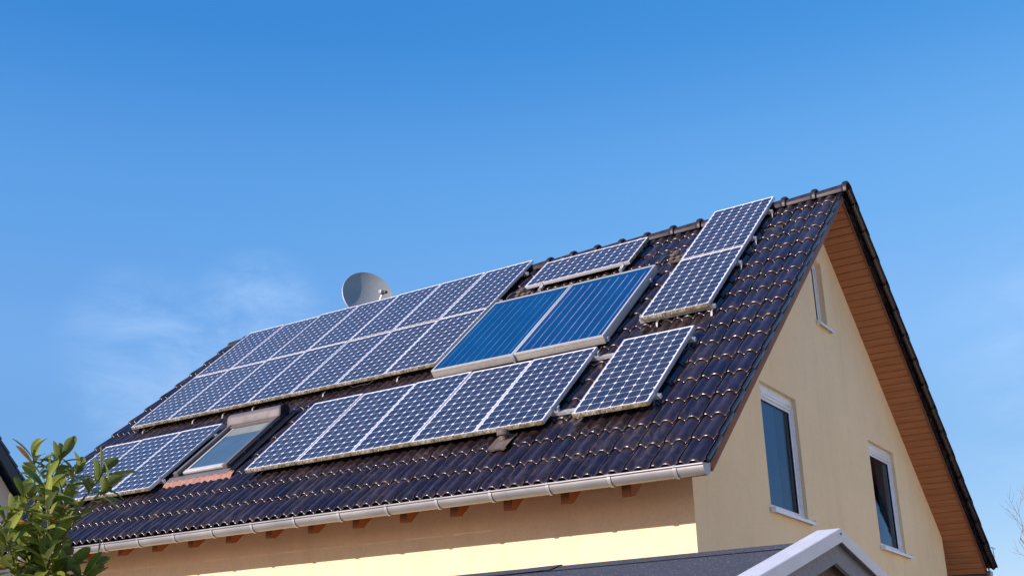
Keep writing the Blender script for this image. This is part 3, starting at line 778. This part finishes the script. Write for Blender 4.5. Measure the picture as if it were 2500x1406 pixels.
panel(-1.6416, 1.015, 'single portrait solar panel standing alone at the lower right of the roof', 'free standing portrait panels at the right')
panel(-1.6426, 3.1331, 'lower solar panel of the stacked pair near the gable, rusty dirt on bottom edge', 'free standing portrait panels at the right')
panel(-1.6426, 3.1331 + T1, 'upper portrait solar panel of the stacked pair near the gable, reaching the ridge', 'free standing portrait panels at the right')
# landscape one: rotate +90 about the normal; its local origin is then the lower right corner
panel(-4.0681 + PL, 5.1712, 'sideways landscape solar panel above the two blue collectors, just below the ridge', 'landscape panel', rotz=PI/2)

# ------------------------------------------------------------------ thermal collectors
CW, CH_, CD = 1.163, 1.926, 0.100
def collector(x, v, m, label):
    root = empty('solar_collector', fr(x, v, 0.170), (AL, 0, 0))
    f = MB(); w = 0.024
    f.box(0, CW, 0, w, -CD, 0, 0.002); f.box(0, CW, CH_-w, CH_, -CD, 0, 0.002)
    f.box(0, w, w, CH_-w, -CD, 0, 0.002); f.box(CW-w, CW, w, CH_-w, -CD, 0, 0.002)
    f.box(-0.002, CW+0.002, -0.003, 0.0005, -0.024, -0.016); f.box(0.01, CW-0.01, 0.01, CH_-0.01, -CD+0.002, -CD+0.008)
    f.build('casing', 'cframe', root)
    MB().box(w, CW-w, w, CH_-w, -0.020, -0.006).build('absorber', m, root, smooth=False)
    c = MB()
    c.box(CW+0.0005, CW+0.030, 0.03, 0.07, -CD+0.004, -CD+0.05, 0.003); c.box(CW+0.0005, CW+0.030, CH_-0.35, CH_-0.31, -CD+0.004, -CD+0.05, 0.003)
    if m == 'absorb_pink': c.build('clamp', 'alu', root)
    tag(root, label, 'solar collector', 'blue thermal collectors'); return root
collector(-4.2808, 2.7546, 'absorb_blue', 'left blue flat plate collector with pale thin lines, beside the large array')
collector(-4.2808 + CW + 0.012, 2.7546, 'absorb_pink', 'right blue flat plate collector with bright pink lines, silver side facing the stacked pair')
mb = MB(); mb.box(-0.012, 0.022, -0.012, 0.012, -0.10, 0.004, 0.002)
ck = mb.build('cover_strip', 'alu'); ck.location = fr(-4.2808+CW+0.0, 2.7546-0.014, 0.166); ck.rotation_euler = (AL, 0, 0)
tag(ck, 'small grey metal joint strip between the two blue collectors at their bottom edge', 'joint strip')

# ------------------------------------------------------------------ mounting rails with hooks and clamps
def hook_mb(u, vv):  # local rail coordinates; strip from under the rail down to the tile
    return MB()
def rail_h(x0, x1, v, label, hooks=(), low=None, clampR=True, clampL=True, group='rails under the solar panels'):
    root = empty('mounting_rail', fr(x0, v, 0.066), (AL, 0, 0))
    LN = x1-x0
    r = MB(); r.box(0, LN, -0.020, 0.020, -0.019, -0.004, 0.002); r.box(0, LN, -0.020, -0.006, -0.0041, 0.019, 0.002); r.box(0, LN, 0.006, 0.020, -0.0041, 0.019, 0.002)
    r.build('rail', 'alu', root)
    ends = ([LN-0.045] if clampR else []) + ([0.020] if clampL else [])
    for e in ends:
        c = MB(); sgn = 1 if e > LN/2 else -1
        c.box(e-0.004, e+0.004, -0.022, 0.022, 0.019, 0.066, 0.001)
        c.box(e-0.016 if sgn > 0 else e, e if sgn > 0 else e+0.016, -0.022, 0.022, 0.0685, 0.0735, 0.001)
        c.box(min(e, e+0.026*sgn), max(e, e+0.026*sgn), -0.020, 0.020, 0.016, 0.024, 0.001)
        c.lathe([(0.0, 0.0), (0.008, 0.0), (0.008, 0.010), (0.0, 0.010)], Matrix.Translation((e+0.014*sgn, 0, 0.024)), 6)
        c.build('end_clamp', 'alu', root)
    for hx in hooks:
        hk = MB(); u = hx-x0; vo = (low - v) if low is not None else 0
        # roof hook: strip lying under the rail, arm falling to the tile below
        hk.box(u-0.011, u+0.011, vo-0.015, 0.02, -0.026, -0.0195, 0.001)
        hk.ring([[(u-0.011, vo-0.012, -0.020), (u+0.011, vo-0.012, -0.020), (u+0.011, vo-0.018, -0.0265), (u-0.011, vo-0.018, -0.0265)],
                 [(u-0.011, vo-0.055, -0.056), (u+0.011, vo-0.055, -0.056), (u+0.011, vo-0.061, -0.058), (u-0.011, vo-0.061, -0.058)]], True, True, True)
        hk.build('roof_hook', 'hookmetal', root, recalc=True)
    tag(root, label, 'rail', group); return root
gx0, gx1 = GUx-0.03, GUx+7*PP_+0.045
rail_h(gx0, gx1, 3.33, 'lowest rail under the large two-row array, its hooks hanging below the panels', [-9.9, -8.81, -8.19, -7.6, -6.29, -5.04], 3.07)
rail_h(gx0, gx1, 4.36, 'upper rail behind the lower row of the large array')
rail_h(gx0, gx1, 4.98, 'lower rail behind the upper row of the large array', clampL=False)
rail_h(gx0, gx1, 5.90, 'topmost rail behind the large array, its clamp near the ridge')
rail_h(BUx-0.03, BUx+5*PP_+0.045-0.01, 1.235, 'lower rail behind the five panels of the lower middle row')
rail_h(BUx-0.03, BUx+5*PP_+0.045-0.01, 2.41, 'upper rail behind the five panels of the lower middle row')
rail_h(AUx-0.03, AUx+3*PP_+0.035, 1.18, 'lower rail behind the three panels at the lower left')
rail_h(AUx-0.03, AUx+3*PP_+0.035, 2.30, 'upper rail behind the three panels at the lower left')
for v, nm in ((1.225, 'lower'), (2.40, 'upper')):
    rail_h(BUx+5*PP_+0.04, -1.6416+PW+0.045, v, nm + ' rail bridging the gap to the single lower right panel', [-0.86], v-0.03)
for v, nm, hk in ((3.19, 'bottom', [-1.465, -0.828]), (4.34, 'second from bottom', [-0.80]), (5.06, 'third from bottom', [-0.80]), (5.93, 'topmost', [-0.80])):
    rail_h(-1.6426-0.035, -1.6426+PW+0.045, v, nm + ' rail of the stacked pair near the gable', hk, 3.13 if v < 3.2 else v-0.03)
def rail_v(x, label):
    root = empty('mounting_rail', fr(x, 5.06, 0.066), (AL, 0, 0))
    LN = 1.06
    r = MB(); r.box(-0.020, 0.020, 0, LN, -0.019, -0.004, 0.002); r.box(-0.020, -0.006, 0, LN, -0.0041, 0.019, 0.002); r.box(0.006, 0.020, 0, LN, -0.0041, 0.019, 0.002)
    r.build('rail', 'alu', root)
    for e, sgn in ((5.1712-5.06-0.005, -1), (5.1712-5.06+PW+0.005, 1)):
        c = MB(); c.box(-0.026, 0.026, e-0.004, e+0.004, 0.019, 0.066, 0.001)
        c.box(-0.026, 0.026, min(e, e-0.016*sgn), max(e, e-0.016*sgn), 0.0685, 0.0735, 0.001)
        c.box(-0.020, 0.020, min(e, e+0.045*sgn), max(e, e+0.045*sgn), 0.016, 0.026, 0.001)
        c.lathe([(0.0, 0.0), (0.010, 0.0), (0.010, 0.012), (0.0, 0.012)], Matrix.Translation((0, e+0.024*sgn, 0.026)), 6)
        c.build('end_clamp', 'alu', root)
    tag(root, label, 'rail', 'rails under the solar panels')
rail_v(-3.81, 'left upright rail whose clamp grips the sideways panel above the collectors')
rail_v(-2.60, 'right upright rail whose clamp grips the sideways panel above the collectors')
# cables under the array
def cable(pts, label, r=0.004):
    pts = [fr(*p) for p in pts]; out = []
    for i in range(len(pts)-1):
        for k in range(6):
            t = k/6; p = pts[i].lerp(pts[i+1], t); out.append(p + Vector((0, 0, 0.010*math.sin(PI*t))))
    out.append(pts[-1]); o = MB().tube(out, r, 6).build('cable', 'hose'); tag(o, label, 'cable', 'black cables on the roof')
cable([(-9.95, 3.16, 0.08), (-9.85, 3.02, 0.055), (-9.75, 2.99, 0.05), (-9.62, 3.10, 0.07)], 'black cable loop hanging under the bottom left corner of the large array')
cable([(-2.03, 2.30, 0.08), (-1.90, 2.25, 0.055), (-1.80, 2.29, 0.055), (-1.68, 2.24, 0.07)], 'black cable crossing the gap left of the single lower right panel')
cable([(-5.9, 3.12, 0.075), (-5.75, 3.03, 0.055), (-5.5, 3.04, 0.055), (-5.35, 3.12, 0.07)], 'black cable sagging under the middle of the large array bottom edge')

# ------------------------------------------------------------------ satellite dish
CAMP0 = Vector((3.8853, -8.9871, -1.9541))
dc = CAMP0 + (f_ + r_*((899-1250+238.3)/2876.4) - u_*((721-703-20.7)/2876.4))*19.963
dish = empty('satellite_dish', (dc.x-0.10, Y+0.30, H-0.2)); DINV = Matrix.Translation((dc.x-0.10, Y+0.30, H-0.2)).inverted()
fd = Vector((0.85, -0.50, 0.20)).normalized()   # the way the bowl faces
zax = fd; xax = Vector((0, 0, 1)).cross(zax).normalized(); yax = zax.cross(xax)
DM = Matrix((xax, yax, zax)).transposed().to_4x4(); DM.translation = dc
RX, RY, DP = 0.455, 0.448, 0.088
b = MB(); nr, ns = 14, 56
for side, off in ((1, 0.0), (-1, -0.004)):
    rings = []
    for i in range(nr+1):
        r = i/nr
        rings.append([DM @ Vector((RX*r*math.cos(2*PI*j/ns), RY*r*math.sin(2*PI*j/ns), DP*(r*r-1) + off)) for j in range(ns)])
    b.ring(rings if side == 1 else [list(reversed(q)) for q in rings], True)
bo = b.build('reflector', 'dish', dish, inv=DINV)
rm = MB()
rm.ring([[DM @ Vector(((RX+a)*math.cos(2*PI*j/ns), (RY+a)*math.sin(2*PI*j/ns), z)) for j in range(ns)] for a, z in ((-0.001, 0.002), (0.006, 0.003), (0.010, -0.003), (0.010, -0.020), (0.006, -0.022), (-0.004, -0.012))], True)
rm.build('rim', 'dishrim', dish, inv=DINV)
lp = DM @ Vector((0.13, -0.12, 0.34))
arm = MB(); arm.tube([DM @ Vector((0, -RY+0.02, -0.02)), DM @ Vector((0.03, -0.42, 0.17)), lp], 0.012, 8)
arm.build('feed_arm', 'alu', dish, inv=DINV)
ln = MB(); ax = (DM @ Vector((0, 0.05, -0.05)) - lp).normalized(); q = ax.to_track_quat('Z', 'Y').to_matrix().to_4x4(); q.translation = lp
ln.lathe([(0.0, -0.10), (0.026, -0.10), (0.028, -0.02), (0.034, -0.01), (0.034, 0.035), (0.030, 0.045), (0.0, 0.047)], q, 18)
ln.build('feed_head', 'ventcap', dish, inv=DINV)
br = MB(); br.box(-0.028, 0.028, -0.03, 0.03, -0.02, 0.05, 0.004, M=q @ Matrix.Translation((0.05, 0, -0.03))); br.build('feed_bracket', 'dishrim', dish, inv=DINV)
ms = MB(); bp = DM @ Vector((0, 0, -0.14)); ms.tube([(bp.x, bp.y, 3.2), (bp.x, bp.y, bp.z+0.08)], 0.024, 12); ms.tube([bp, DM @ Vector((0, 0, -DP))], 0.05, 12)
ms.build('mast', 'alu', dish, inv=DINV)
bt = MB()
for (a, c_) in ((0.06, 0.11), (-0.10, -0.06), (0.10, -0.08), (-0.06, 0.11)):
    rr = (a/RX)**2 + (c_/RY)**2
    bt.lathe([(0.0, 0.004), (0.006, 0.003), (0.006, 0.0)], DM @ Matrix.Translation((a, c_, DP*(rr-1))), 8)
bt.build('bolt', 'dishrim', dish, inv=DINV)
tag(dish, 'round grey satellite dish with pale rim standing behind the roof ridge', 'satellite dish')

# ------------------------------------------------------------------ shed in the foreground
TH = math.radians(175.0); SP = Vector((1.766, -2.387, -0.979)); PT = math.radians(18.5)
sx = Vector((math.cos(TH), math.sin(TH), 0)); sy = Vector((-math.sin(TH), math.cos(TH), 0))   # sy points towards the camera side
if sy.y > 0: sy = -sy
SM = Matrix((sx, sy, Vector((0, 0, 1)))).transposed().to_4x4(); SM.translation = (SP.x, SP.y, GROUND)
shed = empty('shed', SM.translation, (0, 0, TH)); SINV = SM.inverted()
zp = SP.z - GROUND; tp = math.tan(PT); SPAN = 1.55; SL = 4.6
# local coordinates: x = along the ridge away from the white gable end, y = towards the camera, z up
def sb_(mb, n, m, **k):
    mb.v = [SM @ v for v in mb.v]; 
    # keep local object coordinates
    mb.v = [SINV @ v for v in mb.v]; o = mb.build(n, m, None, **k); o.parent = shed
    o.matrix_parent_inverse = (Matrix.Translation(SM.translation) @ Matrix.Rotation(TH, 4, 'Z')).inverted() @ SM; return o
dz = 0.062
rf = MB()
for s in (1, -1):
    a = [(0.05, 0, zp-dz), (SL, 0, zp-dz), (SL, s*SPAN, zp-dz-SPAN*tp), (0.05, s*SPAN, zp-dz-SPAN*tp)]
    t_ = [Vector(p)-Vector((0, 0, 0.035)) for p in a]
    rf.ring([a, t_], True, True, True)
sb_(rf, 'felt_roof', 'felt', recalc=True, smooth=False)
cp = MB(); cp.ring([[(x, y, zp-dz+0.006-abs(y)*tp) for y in (-0.13, -0.02, 0, 0.02, 0.13)] for x in (0.16, 1.0, 1.93)], False)
cp.ring([[(x, y, zp-dz+0.010-abs(y)*tp + (0.004 if x < 2.1 else 0)) for y in (-0.13, -0.02, 0, 0.02, 0.13)] for x in (1.88, 2.2, SL)], False)
sb_(cp, 'ridge_strip', 'felt')
# white trim: a lid and a face on each rake
for s in (1, -1):
    w = MB(); lw, fh, th = 0.135, 0.075, 0.004
    def pt(x, y, z): return (x, s*y, zp - abs(y)*tp + z)
    y1_ = SPAN+0.03
    prof = [(lw, -0.05), (lw, 0.0), (0.004, 0.0), (0.0, -0.004), (0.0, -fh), (0.006, -fh), (0.006, -0.008), (lw-0.004, -0.006), (lw-0.004, -0.05)]
    rings = [[pt(x, y, z) for x, z in prof] for y in (0.0, 0.5, 1.0, y1_)]
    w.ring(rings, True, True, True)
    sb_(w, 'white_trim', 'whitemetal', recalc=True)
    bd = MB(); prof = [(0.045, -0.058), (0.045, -0.185), (0.070, -0.185), (0.070, -0.058)]
    bd.ring([[pt(x, y, z) for x, z in prof] for y in (0.0, y1_)], True, True, True)
    sb_(bd, 'verge_board', 'greywood', recalc=True)
    b2 = MB(); prof = [(0.12, -0.10), (0.12, -0.26), (0.15, -0.26), (0.15, -0.10)]
    b2.ring([[pt(x, y, z) for x, z in prof] for y in (0.0, SPAN-0.1)], True, True, True)
    sb_(b2, 'inner_rafter', 'brownwood', recalc=True)
sc = MB(); sc.lathe([(0.0, 0.004), (0.007, 0.003), (0.007, 0.0)], Matrix.Translation((-0.0005, 0.004, zp-0.032)) @ Matrix.Rotation(-PI/2, 4, 'Y'), 10)
sb_(sc, 'screw', 'darkalu')
wl_ = MB(); W2 = SPAN-0.22
wl_.poly([(0.42, -W2, 0), (0.42, W2, 0), (0.42, W2, zp-dz-0.04-W2*tp), (0.42, 0, zp-dz-0.04), (0.42, -W2, zp-dz-0.04-W2*tp)])
for s in (1, -1): wl_.quad((0.42, s*W2, 0), (SL-0.1, s*W2, 0), (SL-0.1, s*W2, zp-dz-0.04-W2*tp), (0.42, s*W2, zp-dz-0.04-W2*tp))
wl_.poly([(SL-0.1, -W2, 0), (SL-0.1, W2, 0), (SL-0.1, W2, zp-dz-0.04-W2*tp), (SL-0.1, 0, zp-dz-0.04), (SL-0.1, -W2, zp-dz-0.04-W2*tp)])
sb_(wl_, 'wall', 'brownwood', smooth=False)
for s in (1, -1):
    ps = MB().box(0.10, 0.20, s*(W2-0.05)-0.05, s*(W2-0.05)+0.05, 0, zp-0.30-W2*tp, 0.004); sb_(ps, 'post', 'greywood')
tag(shed, 'low shed with dark speckled felt roof and white trimmed gable in front of the house', 'shed')

# ------------------------------------------------------------------ neighbouring house at the left
NP = 48; ta = math.tan(math.radians(NP)); nx1 = -16.68; ny0 = 2.5; nzr = 3.213 + (4.26-ny0)*ta
nb = empty('house', (nx1-5, ny0, GROUND)); NINV = Matrix.Translation((nx1-5, ny0, GROUND)).inverted()
tag(nb, 'neighbouring pale rendered house at the far left with steep dark blue tiled roof edge', 'house')
na = math.radians(NP); NS = 4.6/math.cos(na)
def nslope(s, x, v, h): return Vector((x, ny0 + s*(v*math.cos(na) + h*math.sin(na)), nzr - v*math.sin(na) + h*math.cos(na)))
for s in (1, -1):
    t = MB(); k = 0; v = 0.0
    while v < NS:
        a = [nslope(s, nx1-10.6, v, -0.04), nslope(s, nx1, v, -0.04), nslope(s, nx1, v, 0.0), nslope(s, nx1-10.6, v, 0.0)]
        c = [nslope(s, nx1-10.6, v+0.34, -0.015), nslope(s, nx1, v+0.34, -0.015), nslope(s, nx1, v+0.34, 0.03), nslope(s, nx1-10.6, v+0.34, 0.03)]
        t.ring([a, c], True, True, True); v += 0.33
    t.build('roof', 'tile2', nb, inv=NINV, smooth=False, recalc=True)
    bb = MB(); a = [nslope(s, nx1-0.05, 0.0, -0.22), nslope(s, nx1-0.01, 0, -0.22), nslope(s, nx1-0.01, 0, -0.045), nslope(s, nx1-0.05, 0, -0.045)]
    c = [nslope(s, nx1-0.05, NS, -0.22), nslope(s, nx1-0.01, NS, -0.22), nslope(s, nx1-0.01, NS, -0.045), nslope(s, nx1-0.05, NS, -0.045)]
    bb.ring([a, c], True, True, True); bb.build('bargeboard', 'darkalu', nb, inv=NINV, recalc=True, smooth=False)
nw = MB(); hw = 4.2
for x in (nx1-0.35, nx1-10.3):
    nw.poly([(x, ny0-hw, GROUND), (x, ny0+hw, GROUND), (x, ny0+hw, nzr-hw*ta-0.3), (x, ny0, nzr-0.3), (x, ny0-hw, nzr-hw*ta-0.3)])
for y in (ny0-hw, ny0+hw): nw.quad((nx1-10.3, y, GROUND), (nx1-0.35, y, GROUND), (nx1-0.35, y, nzr-hw*ta-0.3), (nx1-10.3, y, nzr-hw*ta-0.3))
nw.build('wall', 'plaster2', nb, inv=NINV, smooth=False)

# ------------------------------------------------------------------ unseen house added to bounce sunlight onto the shaded gable
bounce_house = empty('house', (14.0, 5.0, GROUND), (0, 0, math.radians(25))); OINV = Matrix.Translation((12.5, 6.0, GROUND)).inverted()  # out of view, turned so its wall catches more sun
tag(bounce_house, 'white rendered house added unseen beyond the right edge to bounce light', 'house')
ow = MB(); ox0, ox1, oy0, oy1, oz = 8.0, 17.0, -3.0, 15.0, 2.2; om = (ox0+ox1)/2
for x in (ox0, ox1): ow.quad((x, oy0, GROUND), (x, oy1, GROUND), (x, oy1, oz), (x, oy0, oz))
for y in (oy0, oy1): ow.poly([(ox0, y, GROUND), (ox1, y, GROUND), (ox1, y, oz), (om, y, oz+3.2), (ox0, y, oz)])
ow.build('wall', 'white_render', bounce_house, inv=OINV, smooth=False)
for sg in (-1, 1):
    q = MB(); xe = om + sg*5.0; ze = oz + 3.2 - 5.0*3.2/4.5
    q.ring([[(om, oy0-0.4, oz+3.25), (om, oy1+0.4, oz+3.25), (om, oy1+0.4, oz+3.40), (om, oy0-0.4, oz+3.40)], [(xe, oy0-0.4, ze+0.05), (xe, oy1+0.4, ze+0.05), (xe, oy1+0.4, ze+0.20), (xe, oy0-0.4, ze+0.20)]], True, True, True)
    q.build('roof', 'tile2', bounce_house, inv=OINV, smooth=False, recalc=True)
for y in (0.5, 4.5, 8.5, 12.0):
    for z in (-2.4, 0.4):
        q = MB(); q.box(ox0-0.02, ox0+0.06, y, y+1.1, z, z+1.2, 0.01); wi = q.build('window', 'pvc', bounce_house, inv=OINV)
        MB().box(ox0-0.03, ox0-0.021, y+0.08, y+1.02, z+0.08, z+1.12).build('pane', 'skyglass', wi)

# ------------------------------------------------------------------ laurel shrub
CAMP = Vector((3.8853, -8.9871, -1.9541))
vd = Vector((-0.80, 0.57, 0)).normalized(); rd_ = Vector((0.57, 0.80, 0)).normalized()
B0 = CAMP + vd*4.25; B0.z = GROUND
# local frame: X = rd_ (to the right in the photograph), Y = vd (away), Z up
shr = empty('laurel_shrub', B0, (0, 0, math.atan2(rd_.y, rd_.x)))
tag(shr, 'broadleaf evergreen shrub with olive green leaves at the lower left corner', 'shrub')
leafs = MB(); stems = MB(); RS = random.Random(21)
def leaf(p, d, up, ln_, wd, curl):
    d = d.normalized(); sd_ = d.cross(up)
    if sd_.length < 1e-3: sd_ = d.orthogonal()
    sd_.normalize(); nrm = sd_.cross(d).normalized()
    st = [(0, 0.06), (0.06, 0.07), (0.20, 0.42), (0.38, 0.78), (0.55, 0.98), (0.70, 1.0), (0.83, 0.82), (0.93, 0.5), (1.0, 0.04)]
    rows = []
    wob = RS.uniform(-0.2, 0.2)
    for t, w in st:
        c = p + d*ln_*t + nrm*(-curl*ln_*t*t) + sd_*wob*ln_*0.3*t*t
        hw_ = wd*0.5*w
        rows.append([c - sd_*hw_ + nrm*hw_*0.34, c - sd_*hw_*0.5 + nrm*hw_*0.12, c, c + sd_*hw_*0.5 + nrm*hw_*0.12, c + sd_*hw_ + nrm*hw_*0.34])
    leafs.ring(rows, False)
def cluster(p, ax_, n, size, spread):
    ax_ = ax_.normalized()
    for i in range(n):
        a = i*2.4 + RS.uniform(-0.4, 0.4); t = i/max(1, n-1)
        o1 = ax_.orthogonal().normalized(); o2 = ax_.cross(o1)
        out = o1*math.cos(a) + o2*math.sin(a)
        el = spread*(1.0 - 0.65*t) + RS.uniform(-0.15, 0.15)
        d = ax_*math.cos(el) + out*math.sin(el)
        leaf(p - ax_*(0.075*(1-t)), d, out.cross(d).cross(d) * -1 if False else ax_, size*RS.uniform(0.55, 1.18), size*RS.uniform(0.31, 0.43), RS.uniform(-0.1, 0.5))
def branch(p0, p1, r0, r1, nleaf=3, bend=0.05):
    m = p0.lerp(p1, 0.5) + Vector((RS.uniform(-bend, bend), RS.uniform(-bend, bend), -0.02))
    pts = [p0, p0.lerp(m, 0.6) , m, m.lerp(p1, 0.6), p1]; stems.tube(pts, [r0, r0*0.85+r1*0.15, (r0+r1)/2, r1*1.2, r1], 7)
    return (p1 - m).normalized()
def S2(px, py, dep):   # shrub coordinates measured on the photograph at 4.25 m: right, away, up
    d = 4.25 + dep
    F = 2876.4; v = f_ + r_*((px-1250+238.3)/F) - u_*((py-703-20.7)/F)
    hor = v.dot(Vector((vd.x, vd.y, 0))); P = CAMP + v*(d/hor)
    q = P - B0; return Vector((q.dot(rd_), q.dot(vd), q.z))
tips = [(82, 1118, .0), (153, 1116, .05), (188, 1150, .15), (112, 1175, -.1), (248, 1158, -.05), (265, 1178, -.1), (140, 1200, .25),
        (60, 1205, -.15), (160, 1238, -.05), (20, 1262, -.1), (115, 1245, -.2), (140, 1275, .1), (50, 1275, .0), (95, 1305, -.15), (125, 1325, -.2), (15, 1310, -.2), (60, 1345, -.1), (150, 1355, .1), (110, 1370, -.2), (160, 1392, -.1), (30, 1385, -.15), (238, 1382, .05), (75, 1400, 0.1), (200, 1405, -.1)]
root0 = Vector((-0.35, 0.1, 0.0))
hubs = [S2(px, py, dd) for px, py, dd in ((40, 1400, .1), (110, 1430, 0), (-60, 1350, .1), (170, 1460, .05), (60, 1300, .15), (130, 1340, .1))]
for i, h in enumerate(hubs[:4]):
    a = root0 + Vector((RS.uniform(-.15, .15), RS.uniform(-.15, .15), 0)); branch(a, h, 0.022, 0.008, bend=0.1)
branch(hubs[0], hubs[4], 0.008, 0.006); branch(hubs[1], hubs[5], 0.008, 0.006)
for px, py, dd in tips:
    p = S2(px, py, dd); 
    h = min(hubs, key=lambda q: (q-p).length + (0.6 if q.z > p.z-0.03 else 0))
    d = branch(h, p, 0.006, 0.0028, bend=0.03)
    d = (d + Vector((RS.uniform(-.35, .35), RS.uniform(-.3, .3), 0.55))).normalized()
    cluster(p, d, RS.randint(8, 11), 0.098, 1.2)
    # leaves along the branch below the tip
    for k in range(4):
        t = 0.45+0.14*k; q = h.lerp(p, t); a = RS.uniform(0, 2*PI)
        leaf(q, Vector((math.cos(a), math.sin(a), RS.uniform(0.1, 0.9))), Vector((0, 0, 1)), 0.088*RS.uniform(0.7, 1.1), 0.037, RS.uniform(0, 0.4))
# the body of the bush outside and below the frame, and behind the tips
for i in range(110):
    px = RS.uniform(-420, 120); py = RS.uniform(1190, 1900); dd = RS.uniform(-0.25, 0.55)
    if px > 40 and py < 1300: continue
    if px > -30 and py < 1270: continue
    if px > 0 and py < 1500 and RS.random() < 0.25: continue
    if px < 0 and py < 1190 + 0.1*abs(px): continue
    p = S2(px, py, dd)
    if p.z < 0.25: continue
    d = Vector((RS.uniform(-.6, .6), RS.uniform(-.6, .4), 0.8)).normalized()
    q = p - d*RS.uniform(0.15, 0.25); stems.tube([root0 + (q-root0)*0.75, q, p], [0.007, 0.005, 0.003], 6)
    cluster(p, d, RS.randint(6, 9), 0.092, 1.3)
leafs.build('foliage', 'leaf', shr, ang=60); stems.build('stem', 'stem', shr)
for c_ in shr.children: pass

# ------------------------------------------------------------------ bare tree at the far right
TB = CAMP + Vector((-0.195, 0.972, 0)).normalized()*24; TB = Vector((-0.10, 15.0, GROUND))
tree = empty('bare_tree', TB)
tag(tree, 'leafless birch with fine reddish twigs at the right edge of the picture', 'tree')
tk = MB(); tw = MB(); RT = random.Random(5)
def grow(p, d, ln_, r, lev):
    n = 4; pts = [p]; q = p.copy(); dd = d.copy()
    for i in range(n):
        dd = (dd + Vector((RT.uniform(-.13, .13), RT.uniform(-.13, .13), 0.05 + 0.02*lev))).normalized(); q = q + dd*ln_/n; pts.append(q.copy())
    rads = [r*(1-0.62*i/n) for i in range(n+1)]
    (tk if lev < 2 else tw).tube(pts, rads, 8 if lev < 2 else 5)
    if lev >= 4: return
    nb_ = (8, 5, 4, 3, 0)[lev]
    for i in range(nb_):
        t = (0.30 if lev == 0 else 0.22) + 0.75*(i+RT.random()*0.6)/nb_; t = min(t, 0.98)
        s = t*n; k = int(s); b_ = pts[min(k, n-1)].lerp(pts[min(k+1, n)], s-k)
        a = RT.uniform(0, 2*PI); o1 = dd.orthogonal().normalized(); o2 = dd.cross(o1)
        el = math.radians(RT.uniform(25, 42)); nd = dd*math.cos(el) + (o1*math.cos(a)+o2*math.sin(a))*math.sin(el)
        grow(b_, nd, ln_*(0.50 if lev == 0 else 0.58)*RT.uniform(0.7, 1.1)*(1.25-0.5*t), max(0.0035, rads[min(k, n)]*0.42), lev+1)
grow(Vector((0, 0, 0)), Vector((0.02, 0, 1)), 4.9, 0.10, 0)
tk.build('trunk', 'bark', tree); tw.build('crown', 'twig', tree)
